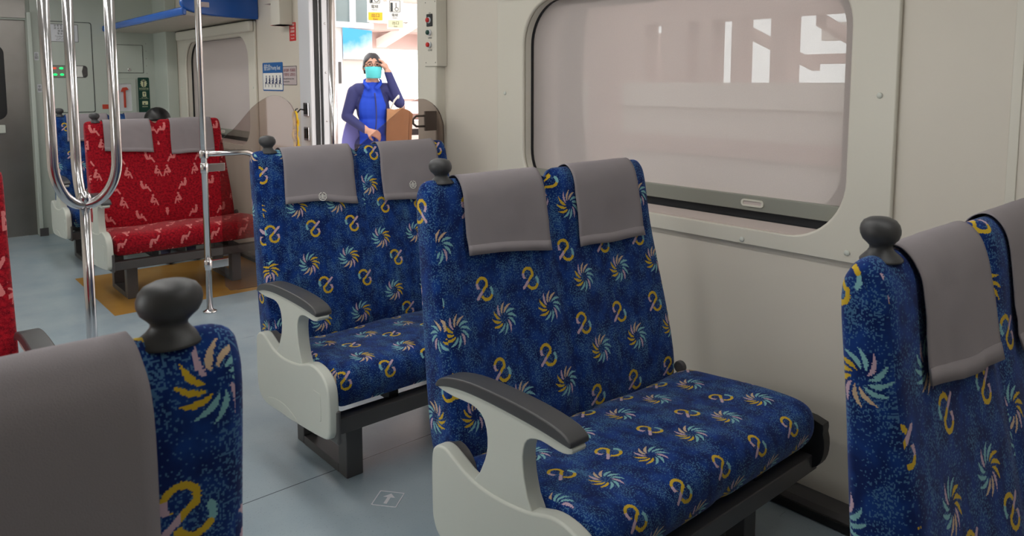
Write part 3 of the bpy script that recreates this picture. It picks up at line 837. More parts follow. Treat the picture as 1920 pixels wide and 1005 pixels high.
for yy, zz in ((0.012, 0.02), (0.1, 0.02), (0.012, 0.34), (0.1, 0.34)):
    MB().sphere((0, yy, zz), 0.002, 0.003, 0.003, 8, 5).build('screw', 'iron', t, True)

# ------------------------------------------------------------------ signs on the right wall
def wall_sign(name, y_left, z, label, cat='sign', rot=WALL_ROT, x=XW, group=None):
    return thing(name, (x, y_left, z), label, cat, rot, group)
def figure2d(parent, cx, cy, s, material, variant=0, zt=0.003):
    mb = MB()
    def cap(ax, ay, bx, by, r):
        dx, dy = bx - ax, by - ay; L = math.hypot(dx, dy) or 1; nx, ny = -dy / L * r, dx / L * r
        mb.prism([(cx + s * (ax + nx), cy + s * (ay + ny)), (cx + s * (ax - nx), cy + s * (ay - ny)), (cx + s * (bx - nx), cy + s * (by - ny)), (cx + s * (bx + nx), cy + s * (by + ny))], zt, zt + 0.0005, 'z')
    mb.prism([(cx + s * (0.12 + 0.15 * math.cos(R(a))), cy + s * (0.85 + 0.15 * math.sin(R(a)))) for a in range(0, 360, 30)], zt, zt + 0.0005, 'z')
    cap(0.15, 0.65, 0.22, -0.15, 0.2); cap(0.28, -0.2, -0.3, -0.2, 0.15); cap(-0.25, -0.15, -0.3, -0.9, 0.08)
    cap(0.4, -0.3, 0.55, -0.42, 0.1)
    if variant == 1: cap(-0.1, 0.35, 0.15, 0.05, 0.18)
    if variant == 2: cap(-0.35, 0.2, -0.15, 0.05, 0.17); cap(-0.4, 0.45, -0.36, 0.5, 0.1)
    if variant == 3: cap(-0.1, 0.4, -0.3, 0.1, 0.07); cap(-0.42, 0.1, -0.45, -0.9, 0.03)
    if variant == 4: cap(-0.35, 0.1, 0.1, 0.1, 0.08)
    return mb.build('seated_figure', material, parent)
s = wall_sign('priority_seat_sign', 5.712, 1.386, 'blue and white priority seat sign with five seated figures')
Wd, Hh = 0.372, 0.218
MB().prism(roundrect(0, Wd, 0, Hh, 0.012), 0, 0.002, 'z').build('plate', 'signblue', s)
MB().prism(roundrect(0.008, Wd - 0.008, 0.010, 0.138, 0.006), 0.002, 0.0026, 'z').build('white_field', 'white', s)
text('lettering', '優先席', 0.052, 0.028, 0.178, 0.0025, 'white', s, sx=0.76)
text('lettering', 'Priority Seat', 0.044, 0.152, 0.176, 0.0025, 'white', s, sx=0.80)
for k in range(5): figure2d(s, 0.062 + k * 0.064, 0.072, 0.048, 'navyink', k)
s = wall_sign('notice_plate', 5.338, 1.432, 'mauve notice plate with rows of red lettering')
MB().prism(roundrect(0, 0.235, 0, 0.140, 0.003), 0, 0.002, 'z').build('plate', 'signpink', s)
MB().ring_panel(roundrect(0, 0.235, 0, 0.140, 0.003), roundrect(0.004, 0.231, 0.004, 0.136, 0.003), 0.002, 0.0025, 'z').build('border', 'ink', s)
text('lettering', '請先讓座  老弱婦孺', 0.025, 0.012, 0.108, 0.0022, 'signtext', s, sx=0.95)
text('lettering', '予需要者  以策安全', 0.025, 0.012, 0.076, 0.0022, 'signtext', s, sx=0.95)
text('lettering', 'Please yield this seat to those', 0.0155, 0.012, 0.047, 0.0022, 'ink', s, sx=0.95)
text('lettering', 'in need of it first', 0.0155, 0.012, 0.026, 0.0022, 'ink', s, sx=0.95)
s = wall_sign('warning_sign', 5.205, 1.752, 'narrow red warning sticker with white rows of print')
MB().prism(roundrect(0, 0.105, 0, 0.132, 0.004), 0, 0.002, 'z').build('plate', 'signred', s)
for k, q in enumerate(('禁止吸菸', '禁止飲食', '請勿倚靠', 'No smoking', 'Keep clear')):
    text('lettering', q, 0.019 if k < 3 else 0.014, 0.0525, 0.115 - k * 0.024, 0.0022, 'white', s, 'CENTER', sx=0.9)
t = thing('extinguisher_box', (XW - 0.10, 5.15, 1.865), 'white wall box with a red and grey label, above the red warning sticker', 'box')
MB().box(0, 0.1, 0.0, 0.15, 0, 0.5).build('housing', 'frame', t, bevel=0.006)
MB().box(0.0, 0.09, 0.1505, 0.152, 0.0, 0.1).build('side_label', 'signpink', t)
MB().prism(roundrect(0, 0.11, 0, 0.13, 0.003), 0, 0.002, 'z').build('label_sheet', 'greyhair', t)
l = t.children[-1]; l.rotation_euler = WALL_ROT; l.location = (0.098, 0.265, 0.01)
MB().prism(roundrect(0, 0.11, 0.11, 0.16, 0.003), 0, 0.0024, 'z').build('label_head', 'signred', t)
l = t.children[-1]; l.rotation_euler = WALL_ROT; l.location = (0.098, 0.265, 0.01)
MB().prism([(0.03, 0.01), (0.05, 0.012), (0.08, 0.05), (0.07, 0.10), (0.055, 0.10), (0.05, 0.06)], 0.002, 0.003, 'z').build('label_print', 'signtext', t)
l = t.children[-1]; l.rotation_euler = WALL_ROT; l.location = (0.098, 0.265, 0.01)

# ------------------------------------------------------------------ luggage rack
t = thing('luggage_rack', (XW, 5.76, 1.95), 'blue edged luggage rack above the far window', 'luggage rack')
L = YE - 5.76 - 0.002
MB().box(-0.54, -0.001, 0.06, L, 0.0, 0.015).build('shelf', 'rackbase', t)
lip = [(-0.565, 0.0), (-0.575, 0.02), (-0.57, 0.055), (-0.55, 0.066), (-0.535, 0.05), (-0.54, 0.0)]
MB().prism(lip, 0.02, L, 'y').build('front_lip', 'rackblue', t, bevel=0.006)
endc = [(-0.575, -0.03), (-0.56, -0.045)]
o = catmull([(0.0, -0.005), (-0.12, -0.005), (-0.28, 0.0), (-0.42, 0.01), (-0.52, 0.03), (-0.575, 0.07), (-0.56, 0.14), (-0.45, 0.18), (-0.2, 0.20), (0, 0.20)], 3)
MB().prism([tuple(p) for p in o], -0.0, 0.06, 'y').build('end_plate', 'rackblue', t, bevel=0.01)
MB().box(-0.47, -0.38, -0.008, 0.001, 0.062, 0.10).build('end_badge', 'signpink', t, bevel=0.003)
MB().box(-0.02, 0.0, 0.06, 2.02, -0.012, -0.0005).build('joint_strip', 'rubber', t)

# ------------------------------------------------------------------ end wall fittings
YF = YE - 0.001
def end_sign(name, x, z, label, cat): return thing(name, (x, YF, z), label, cat, END_ROT)
s = end_sign('service_panel', 1.29, 1.16, 'flush grey green service panel in the end wall, behind the forked pole', 'panel')
MB().ring_panel(roundrect(0, 0.414, 0, 0.872, 0.02), roundrect(0.006, 0.408, 0.006, 0.866, 0.018), 0, 0.002, 'z').build('joint', 'ink', s)
MB().prism(roundrect(0.008, 0.406, 0.008, 0.864, 0.016), 0, 0.004, 'z').build('panel_face', 'endwall', s)
s = end_sign('notice', 1.352, 1.838, 'white framed notice printed in rows, high on the end wall', 'notice')
s.location.y = YF - 0.005
MB().prism(roundrect(0, 0.235, 0, 0.168, 0.003), 0, 0.001, 'z').build('sheet', 'alu', s)
MB().ring_panel(roundrect(0, 0.235, 0, 0.168, 0.003), roundrect(0.004, 0.231, 0.004, 0.164, 0.002), 0.001, 0.0016, 'z').build('border', 'ink', s)
for k, q in enumerate(('發 警 報 或 需 要 服', '請 洽 車 上 播 音 員', '鐵 路 (02-23)', '電 話 為 (092)')):
    text('lettering', q, 0.0215, 0.118, 0.150 - k * 0.0245, 0.0012, 'ink', s, 'CENTER', sx=0.9)
for k, q in enumerate(('Traveling the train, please', 'in case need help you', 'send a messages to staff')):
    text('lettering', q, 0.0165, 0.118, 0.052 - k * 0.0165, 0.0012, 'ink', s, 'CENTER', sx=0.9)
s = end_sign('indicator_panel', 1.338, 1.497, 'recessed indicator panel with glowing green and red lamps', 'indicator')
s.location.y = YF - 0.005
MB().prism(roundrect(0, 0.312, 0, 0.118, 0.03), 0, 0.002, 'z').build('backing', 'iron', s)
MB().prism(roundrect(0.006, 0.19, 0.006, 0.112, 0.02), 0.002, 0.003, 'z').build('lamp_board', 'bar', s)
MB().prism([(0.20, 0.008), (0.27, 0.008), (0.262, 0.06), (0.275, 0.112), (0.20, 0.112)], 0.002, 0.003, 'z').build('paper_slip', 'white', s)
for x, y, c in ((0.035, 0.09, 'ledred'), (0.09, 0.09, 'led'), (0.038, 0.03, 'led'), (0.094, 0.03, 'led')):
    MB().sphere((x, y, 0.004), 0.017, 0.011, 0.006, 12, 6).build('indicator_lamp', c, s, True)
for x, y in ((0.285, 0.1), (0.285, 0.022)):
    MB().sphere((x, y, 0.003), 0.012, 0.012, 0.004, 12, 6).build('screw_cap', 'iron', s, True)
s = end_sign('wall_hatch', 1.905, 1.545, 'square grey green hatch with a small round lock', 'hatch')
MB().ring_panel(roundrect(0, 0.255, 0, 0.285, 0.008), roundrect(0.004, 0.251, 0.004, 0.281, 0.006), 0, 0.002, 'z').build('joint', 'ink', s)
MB().prism(roundrect(0.006, 0.249, 0.006, 0.279, 0.006), 0, 0.004, 'z').build('hatch_door', 'endwall', s, bevel=0.001)
MB().lathe([(0.016, 0.004), (0.016, 0.009), (0.011, 0.011)], (0.12, 0.035, 0)).build('lock', 'steel', s)
for x in (-0.03, 0.285):
    for k in range(5): MB().sphere((x, 0.0 + k * 0.075, 0), 0.004, 0.004, 0.003, 8, 5).build('screw', 'brushed', s, True)
s = end_sign('hammer_box', 1.86, 1.125, 'white framed emergency hammer box with an orange red hammer inside', 'hammer box')
MB().ring_panel(roundrect(0, 0.215, 0, 0.365, 0.008), roundrect(0.045, 0.172, 0.04, 0.315, 0.01), 0, 0.018, 'z').build('box_frame', 'endwall', s, bevel=0.003)
MB().prism(roundrect(0.044, 0.173, 0.039, 0.316, 0.01), 0, 0.002, 'z').build('backing', 'alu', s)
hm = MB().box(0.098, 0.118, 0.075, 0.25, 0.006, 0.018).build('hammer', 'redplastic', s, bevel=0.003)
MB().prism([(0.075, 0.235), (0.090, 0.275), (0.128, 0.280), (0.148, 0.255), (0.128, 0.250), (0.085, 0.235)], 0.004, 0.02, 'z').build('hammer_head', 'redplastic', hm)
s = end_sign('red_tape', 1.765, 1.19, 'short orange red strip stuck left of the hammer box', 'tape')
MB().prism(roundrect(0, 0.08, 0, 0.045, 0.002), 0, 0.001, 'z').build('strip', 'redplastic', s)
s = end_sign('emergency_sign', 2.098, 1.09, 'tall dark green emergency instruction plate with cream pictograms', 'sign')
MB().prism(roundrect(0, 0.108, 0.03, 0.412, 0.012), 0, 0.002, 'z').build('plate', 'green', s)
MB().prism([(0, 0.0), (0.108, 0.0), (0.108, 0.03), (0, 0.03)], 0, 0.0018, 'z').build('red_foot', 'signred', s)
st = []
for k in range(24):
    a = R(k * 15); q = 0.040 if k % 2 == 0 else 0.030
    st.append((0.055 + q * 0.85 * math.cos(a), 0.352 + q * 1.1 * math.sin(a)))
MB().prism(st, 0.002, 0.0026, 'z').build('burst', 'cream', s)
MB().box(0.040, 0.070, 0.372, 0.382, 0.0026, 0.0032).box(0.051, 0.059, 0.318, 0.374, 0.0026, 0.0032).build('hammer_mark', 'ink', s)
text('lettering', '緊急逃生窗', 0.018, 0.055, 0.298, 0.0022, 'cream', s, 'CENTER')
MB().box(0.01, 0.098, 0.284, 0.2855, 0.002, 0.0026).box(0.01, 0.098, 0.196, 0.1975, 0.002, 0.0026).build('rule', 'cream', s)
MB().prism(roundrect(0.040, 0.074, 0.218, 0.268, 0.005), 0.002, 0.0026, 'z').build('pictogram', 'cream', s)
MB().box(0.046, 0.068, 0.250, 0.256, 0.0026, 0.003).box(0.054, 0.060, 0.228, 0.254, 0.0026, 0.003).build('pictogram_ink', 'ink', s)
text('lettering', '取下小鎚', 0.013, 0.056, 0.207, 0.0022, 'cream', s, 'CENTER')
MB().prism(roundrect(0.034, 0.088, 0.135, 0.172, 0.006), 0.002, 0.0026, 'z').build('pictogram', 'cream', s)
MB().prism([(0.045, 0.138), (0.065, 0.138), (0.057, 0.156)], 0.0026, 0.003, 'z').build('pictogram_ink', 'ink', s)
text('lettering', '擊破玻璃', 0.013, 0.058, 0.115, 0.0022, 'cream', s, 'CENTER')
for k, (x, z, q) in enumerate(((1.215, 1.66, '全\n關'), (1.225, 1.36, '半\n關'))):
    s = end_sign('switch_label', x, z, ('upper' if k == 0 else 'lower') + ' tiny two character label beside the end door', 'label')
    MB().prism(roundrect(0, 0.036, 0, 0.075, 0.002), 0, 0.001, 'z').build('sticker', 'alu', s)
    text('lettering', q, 0.03, 0.018, 0.036, 0.0012, 'ink', s, 'CENTER', space=1.0)

# floor sticker near the centre seat
s = thing('floor_sticker', (1.29, 2.145, 0.0), 'worn square sticker with a pale arrow on the vinyl floor', 'sticker', (0, 0, R(38)))
MB().prism(roundrect(-0.046, 0.046, -0.046, 0.046, 0.004), 0.0, 0.0008, 'z').build('film', 'floor', s)
MB().ring_panel(roundrect(-0.046, 0.046, -0.046, 0.046, 0.004), roundrect(-0.042, 0.042, -0.042, 0.042, 0.004), 0.0008, 0.0012, 'z').build('outline', 'alu', s)
MB().prism([(-0.03, -0.006), (0.01, -0.006), (0.01, -0.022), (0.034, 0), (0.01, 0.022), (0.01, 0.006), (-0.03, 0.006)], 0.0008, 0.0012, 'z').build('arrow', 'alu', s)

# ------------------------------------------------------------------ people
def union(mb, voxel, smooth_iter=6):
    o = mb.build('tmp', 'skin')
    r = o.modifiers.new('r', 'REMESH'); r.mode = 'VOXEL'; r.voxel_size = voxel
    s = o.modifiers.new('s', 'SMOOTH'); s.iterations = smooth_iter; s.factor = 0.5
    dg = bpy.context.evaluated_depsgraph_get()
    me = bpy.data.meshes.new_from_object(o.evaluated_get(dg))
    bpy.data.objects.remove(o)
    me.polygons.foreach_set('use_smooth', [True] * len(me.polygons))
    return me
def finish(me, name, mats, pick, parent):
    me.materials.clear()
    for q in mats: me.materials.append(M[q])
    for p in me.polygons: p.material_index = pick(p.center)
    o = bpy.data.objects.new(name, me); COL.objects.link(o); o.parent = parent
    return o
def hand(mb, wrist, direc, palm_n, size=1.0, curl=0.5, side=1):
    """palm with four unequal bent fingers and a thumb leaving the side of the palm"""
    d = Vector(direc).normalized(); n = Vector(palm_n); n = (n - d * n.dot(d)).normalized(); s = d.cross(n) * side
    w = Vector(wrist); S = size
    mb.cone(w, w + d * 0.04 * S, 0.026 * S, 0.030 * S)
    for k, (off, ln) in enumerate(((-0.030, 0.066), (-0.010, 0.076), (0.010, 0.072), (0.029, 0.058))):
        b0 = w + d * 0.03 * S + s * off * 0.6 * S
        k0 = w + d * 0.085 * S + s * off * S
        mb.cone(b0, k0, 0.014 * S, 0.0115 * S)
        a = curl * (0.9 + 0.12 * k)
        d1 = (d * math.cos(a) + n * math.sin(a)); p1 = k0 + d1 * ln * 0.5 * S
        d2 = (d * math.cos(a * 2) + n * math.sin(a * 2)); p2 = p1 + d2 * ln * 0.32 * S
        d3 = (d * math.cos(a * 2.8) + n * math.sin(a * 2.8)); p3 = p2 + d3 * ln * 0.24 * S
        mb.cone(k0, p1, 0.0105 * S, 0.0095 * S); mb.cone(p1, p2, 0.0095 * S, 0.0088 * S); mb.cone(p2, p3, 0.0088 * S, 0.0075 * S)
    t0 = w + d * 0.028 * S - s * 0.024 * S; t1 = t0 + (d * 0.6 - s * 0.75 + n * 0.35) * 0.040 * S; t2 = t1 + (d * 0.85 - s * 0.25 + n * 0.4) * 0.032 * S
    mb.cone(t0, t1, 0.015 * S, 0.0115 * S); mb.cone(t1, t2, 0.0115 * S, 0.0085 * S)

# person on the platform: local x = viewer's right, local -y = towards the camera
PP = (3.45, 5.88, 0.0)
per = thing('person', PP, 'person in blue jacket and face mask on the platform, hand at head', 'person', (0, 0, -math.atan2(PP[0], PP[1])))
mb = MB()
# legs and feet
for sx, dy in ((-0.085, 0.0), (0.10, 0.03)):
    mb.cone((sx * 0.95, dy, 0.88), (sx * 1.05, dy - 0.02, 0.49), 0.092, 0.062)
    mb.cone((sx * 1.05, dy - 0.02, 0.49), (sx * 1.1, dy + 0.01, 0.09), 0.060, 0.042)
    mb.cone((sx * 1.1, dy + 0.02, 0.045), (sx * 1.25, dy - 0.15, 0.035), 0.042, 0.034)
# pelvis, trunk, neck
mb.sphere((0.005, 0.01, 0.91), 0.155, 0.115, 0.12)
mb.sphere((0.0, 0.01, 1.05), 0.142, 0.115, 0.17)
mb.sphere((0.0, 0.01, 1.22), 0.152, 0.118, 0.19)
mb.cone((-0.13, 0.0, 1.385), (0.115, 0.03, 1.39), 0.062, 0.062)
mb.cone((0.0, 0.015, 1.34), (0.0, 0.005, 1.43), 0.115, 0.07)
mb.cone((0.0, 0.01, 1.40), (-0.002, -0.005, 1.54), 0.056, 0.052)
# head
mb.sphere((0.0, 0.0, 1.615), 0.076, 0.092, 0.092)
mb.sphere((0.006, -0.022, 1.545), 0.058, 0.068, 0.068)
mb.cone((0.016, -0.086, 1.588), (0.020, -0.098, 1.565), 0.012, 0.015)
for sx in (-1, 1):
    mb.sphere((sx * 0.079 + 0.0, 0.012, 1.585), 0.011, 0.019, 0.031)
# viewer's left arm folded across the waist
mb.cone((-0.165, 0.0, 1.365), (-0.235, -0.01, 1.15), 0.060, 0.048)
mb.cone((-0.235, -0.01, 1.15), (-0.07, -0.17, 1.035), 0.048, 0.034)
hand(mb, (-0.055, -0.18, 1.03), (0.75, -0.25, -0.25), (0, 0.6, -0.6), 1.0, 0.55, 1)
# viewer's right arm raised, hand at the temple
mb.cone((0.155, 0.03, 1.375), (0.235, -0.03, 1.27), 0.058, 0.050)
mb.cone((0.235, -0.03, 1.27), (0.135, -0.035, 1.545), 0.050, 0.034)
hand(mb, (0.128, -0.03, 1.565), (-0.28, 0.02, 0.6), (-0.8, 0.2, -0.3), 0.95, 0.55, -1)
me = union(mb, 0.0065, 4)
def pick(c):
    x, y, z = c
    if z < 0.075: return 4
    if z < 0.90: return 3
    if z > 1.455 and not (x > 0.10 and z < 1.545): return 0
    if x > 0.10 and z > 1.545: return 0
    if x > -0.075 and x < 0.10 and y < -0.135 and 0.9 < z < 1.10 and (y < -0.15 or x > -0.05) : return 0
    lim = 0.118 - max(0, z - 1.25) * 0.32
    if abs(x + 0.005) < lim and z < 1.46 and y < 0.09 and not (y < -0.118 and z < 1.13): return 1
    return 2
body = finish(me, 'body', ['skin', 'royal', 'navy', 'trousers', 'shoe'], pick, per)
# jacket details
col = MB()
for sx in (-1, 1):
    col.add([(sx * 0.012, -0.092, 1.40), (sx * 0.078, -0.035, 1.478), (sx * 0.085, -0.05, 1.44), (sx * 0.045, -0.108, 1.385)], [(0, 1, 2, 3)])
    col.add([(sx * 0.078, -0.035, 1.478), (sx * 0.06, 0.06, 1.49), (sx * 0.075, 0.07, 1.45), (sx * 0.085, -0.05, 1.44)], [(0, 1, 2, 3)])
c = col.build('collar', 'royal', per, True); sd = c.modifiers.new('t', 'SOLIDIFY'); sd.thickness = 0.007
zp = [(0.016 + 0.012 * math.sin(k * 0.35), -0.1235 - 0.011 * math.sin(k / 11 * math.pi), 1.36 - k * 0.04) for k in range(12)]
MB().tube(zp, 0.006, 6).build('zip', 'navy', per, True)
MB().tube([(-0.168, -0.085, 1.115), (-0.128, -0.132, 1.088)], 0.0075, 6).build('sleeve_print', 'white', per, True)
# mask, glasses, eyes, hair
mk = MB(); nx, ny = 12, 8; vs = []
for j in range(ny + 1):
    for i in range(nx + 1):
        a = R(-72 + 144 * i / nx) ; tz = j / ny
        z = 1.488 + 0.098 * tz
        bul = 1 + 0.10 * math.sin(tz * math.pi)
        pl = 0.0018 * math.sin(tz * 20)
        vs.append((0.010 + (0.079 - 0.010 * (1 - tz)) * math.sin(a) * 1.0, -0.006 - (0.105 * bul + pl) * math.cos(a) , z + 0.006 * math.cos(a) * (1 if j == ny else 0)))
mk.add(vs, [(j * (nx + 1) + i, j * (nx + 1) + i + 1, (j + 1) * (nx + 1) + i + 1, (j + 1) * (nx + 1) + i) for j in range(ny) for i in range(nx)])
c = mk.build('face_mask', 'mask', per, True); sd = c.modifiers.new('t', 'SOLIDIFY'); sd.thickness = 0.003
for sx in (-1, 1):
    MB().tube([(0.010 + sx * 0.075, -0.035, 1.575), (sx * 0.083, 0.0, 1.592), (sx * 0.083, 0.025, 1.585)], 0.002, 5).build('ear_loop', 'mask', per, True)
    MB().sphere((0.012 + sx * 0.031, -0.083, 1.610), 0.011, 0.006, 0.007, 10, 6).build('eye', 'hair', per, True)
    MB().tube([(0.012 + sx * 0.014, -0.092, 1.633), (0.012 + sx * 0.030, -0.090, 1.637), (0.012 + sx * 0.048, -0.078, 1.630)], 0.0035, 6).build('eyebrow', 'hair', per, True)
gl = MB()
for sx in (-1, 1):
    pts = [(0.012 + sx * 0.033 + 0.026 * math.cos(R(a)), -0.098 + 0.10 * abs(0.033 * sx + 0.026 * math.cos(R(a))) ** 1.2, 1.608 + 0.017 * math.sin(R(a))) for a in range(0, 361, 24)]
    gl.tube(pts, 0.0022, 5, caps=False); gl.tube([(0.012 + sx * 0.058, -0.09, 1.612), (sx * 0.080, -0.02, 1.612)], 0.0022, 5)
gl.build('glasses', 'hair', per, True)
hm = MB(); nr, nc = 12, 28; vs = []
for j in range(nr + 1):
    for i in range(nc):
        a = 2 * math.pi * i / nc
        fr = max(0, -math.sin(a))                       # 1 towards the face
        low = 1.53 + (0.140 + 0.012 * math.sin(i * 2.3)) * fr ** 0.9 + (0.03 if abs(math.cos(a)) > 0.93 else 0)
        tt = j / nr
        zmax = 1.716
        zz = low + (zmax - low) * math.sin(tt * math.pi / 2)
        rad = math.sqrt(max(0.0001, 1 - ((zz - 1.612) / 0.111) ** 2)) if zz > 1.612 else 1.0
        wv = 1.02 + 0.07 * noise.noise(Vector((math.cos(a) * 5, math.sin(a) * 5, zz * 30)))
        vs.append((0.0825 * rad * math.cos(a) * wv, 0.006 + 0.098 * rad * math.sin(a) * wv, zz))
hm.add(vs, [(j * nc + i, j * nc + (i + 1) % nc, (j + 1) * nc + (i + 1) % nc, (j + 1) * nc + i) for j in range(nr) for i in range(nc)] + [tuple(range(nr * nc, nr * nc + nc))])
c = hm.build('hair', 'greyhair', per, True); sd = c.modifiers.new('t', 'SOLIDIFY'); sd.thickness = 0.012; sd.offset = -1

ru = Vector((math.cos(math.atan2(PP[0], PP[1])), -math.sin(math.atan2(PP[0], PP[1])), 0))
tc_ = Vector((-PP[0], -PP[1], 0)).normalized()
def near(s, dz, z): return tuple(Vector(PP) + ru * s + tc_ * dz + Vector((0, 0, z)))
rotp = (0, 0, -math.atan2(PP[0], PP[1]))
t = thing('paper_bag', near(0.205, 0.06, 0.72), 'brown kraft paper bag hanging from the raised arm by white straps', 'bag', rotp)
bgm = MB().prism([(-0.105, 0), (0.085, 0), (0.115, 0.48), (0.05, 0.505), (-0.015, 0.49), (-0.085, 0.50)], -0.06, 0.05, 'y').build('bag_body', 'kraft', t, bevel=0.008)
MB().prism([(0.086, 0.0), (0.118, 0.02), (0.146, 0.45), (0.116, 0.48)], -0.04, 0.048, 'y').build('side_gusset', 'kraft', t, bevel=0.004)
for sx, dy in ((-0.055, -0.045), (0.06, 0.03)):
    MB().tube([(sx, dy, 0.49), (0.0 + sx * 0.3, dy * 0.7, 0.57), (0.02, dy * 0.4 - 0.06, 0.615)], 0.009, 6).build('strap', 'white', t, True)
t = thing('tote_bag', near(-0.20, -0.05, 0.62), 'lavender cloth bag hanging at the hip of the person', 'bag', rotp)
MB().prism([tuple(p) for p in catmull([(-0.08, 0.0), (0.08, 0.0), (0.10, 0.25), (0.06, 0.45), (0.0, 0.52), (-0.05, 0.45), (-0.09, 0.25)], 3, True)], -0.03, 0.03, 'y').build('bag_body', 'lilac', t, bevel=0.012)
MB().tube([(0.0, 0, 0.5), (0.01, 0.03, 0.60), (0.04, 0.02, 0.78)], 0.008, 6).build('strap', 'navy', t, True)

# passenger on the far seat: dark haired head bent down above the seat backs
pas = thing('person', (1.865, 6.78, 0.0), 'seated passenger seen as a bowed dark haired head above the red seat', 'person')
mb = MB()
mb.sphere((0, 0, 0.56), 0.17, 0.13, 0.12)
mb.cone((0, 0.02, 0.62), (0, 0.0, 0.90), 0.135, 0.145)
mb.cone((-0.13, 0, 0.965), (0.13, 0, 0.965), 0.06, 0.06)
mb.cone((0, 0, 0.96), (0, -0.03, 1.08), 0.055, 0.05)
mb.sphere((0, -0.045, 1.135), 0.074, 0.088, 0.092)
mb.sphere((0, -0.085, 1.085), 0.055, 0.055, 0.06)
mb.cone((0, -0.155, 1.09), (0, -0.165, 1.065), 0.011, 0.013)
for sx in (-1, 1):
    mb.cone((sx * 0.09, -0.02, 0.555), (sx * 0.10, -0.43, 0.54), 0.082, 0.06)
    mb.cone((sx * 0.10, -0.43, 0.54), (sx * 0.10, -0.45, 0.09), 0.055, 0.04)
    mb.cone((sx * 0.10, -0.44, 0.045), (sx * 0.11, -0.58, 0.035), 0.04, 0.032)
    mb.cone((sx * 0.17, 0, 0.95), (sx * 0.20, -0.08, 0.70), 0.052, 0.043)
    mb.cone((sx * 0.20, -0.08, 0.70), (sx * 0.08, -0.25, 0.67), 0.042, 0.032)
    hand(mb, (sx * 0.07, -0.26, 0.67), (-sx * 0.3, -0.7, 0.05), (0, 0, -1), 0.9, 0.4, sx)
finish(union(mb, 0.009, 5), 'body', ['skin', 'sweater', 'trousers', 'shoe'], lambda c: 3 if c.z < 0.07 else 2 if c.z < 0.63 and c.y < -0.14 or c.z < 0.52 else 1 if c.z < 1.02 and not (c.y < -0.26) else 0, pas)
hm = MB(); nr, nc = 12, 32; vs = []
for j in range(nr + 1):
    for i in range(nc):
        a = 2 * math.pi * i / nc
        fr = max(0, math.cos(a - R(-122))) ** 2
        low = 0.98 + 0.15 * min(1, fr * 1.6)
        tt = j / nr
        zz = low + (1.243 - low) * math.sin(tt * math.pi / 2)
        rad = math.sqrt(max(0.0001, 1 - ((zz - 1.14) / 0.1035) ** 2)) if zz > 1.14 else 1.0
        part = -0.008 * math.exp(-((math.cos(a) * rad + 0.25) / 0.06) ** 2)
        vs.append((0.104 * rad * math.cos(a), -0.03 + 0.112 * rad * math.sin(a), zz + part * (1 if zz > 1.15 else 0)))
hm.add(vs, [(j * nc + i, j * nc + (i + 1) % nc, (j + 1) * nc + (i + 1) % nc, (j + 1) * nc + i) for j in range(nr) for i in range(nc)] + [tuple(range(nr * nc, nr * nc + nc))])
c = hm.build('hair', 'hair', pas, True); sd = c.modifiers.new('t', 'SOLIDIFY'); sd.thickness = 0.012; sd.offset = -1

# ------------------------------------------------------------------ the platform outside
struct(MB().box(2.66, 7.2, -12, 24, -0.25, 0.0).build('platform', 'concrete'))
struct(MB().box(2.53, 30, -12, 40, -1.2, -1.0).build('track_bed', 'concrete'))
t = thing('added_shade_canopy', (4.6, 6, 0), 'unseen pale roof added over the platform to cut sky light on the person', 'added_canopy')  # out of view, added overhead to hold sky light off the person
MB().box(-1.7, 2.4, -17, 2.4, 3.55, 3.7).build('roof', 'paleconc', t)
for y in (-8, -1.0):
    MB().box(1.0, 1.25, y, y + 0.25, 0, 3.55).build('column', 'pinkconc', t)
# lift tower
t = thing('lift_tower', (4.3, 9.5, 0), 'pale platform lift tower with grey glazing and a blue poster', 'lift tower')
MB().box(0, 1.27, 0, 2.0, 0, 2.22).build('lower_wall', 'paleconc', t)
MB().box(0.02, 1.25, 0.02, 2.0, 2.30, 3.5).build('glazing', 'towerglass', t)
MB().box(-0.02, 1.29, -0.03, 2.0, 2.22, 2.30).build('transom', 'alu', t)
for x in (0.0, 0.62, 0.93): MB().box(x, x + 0.08, -0.02, 0.05, 2.3, 3.5).build('mullion', 'alu', t)
MB().box(0.70, 0.78, -0.03, 0.0, 0, 2.1).build('door_edge', 'alu', t)
MB().box(0.715, 0.755, -0.04, -0.03, 1.44, 1.74).build('call_panel', 'iron', t)
p = thing('poster', (5.33, 9.465, 2.08), 'blue sky coloured poster on the lift tower behind the person', 'poster', END_ROT)
MB().prism([(-0.24, -0.30), (0.22, -0.30), (0.22, 0.11), (-0.24, 0.14)], 0, 0.012, 'z').build('sheet', 'poster', p)
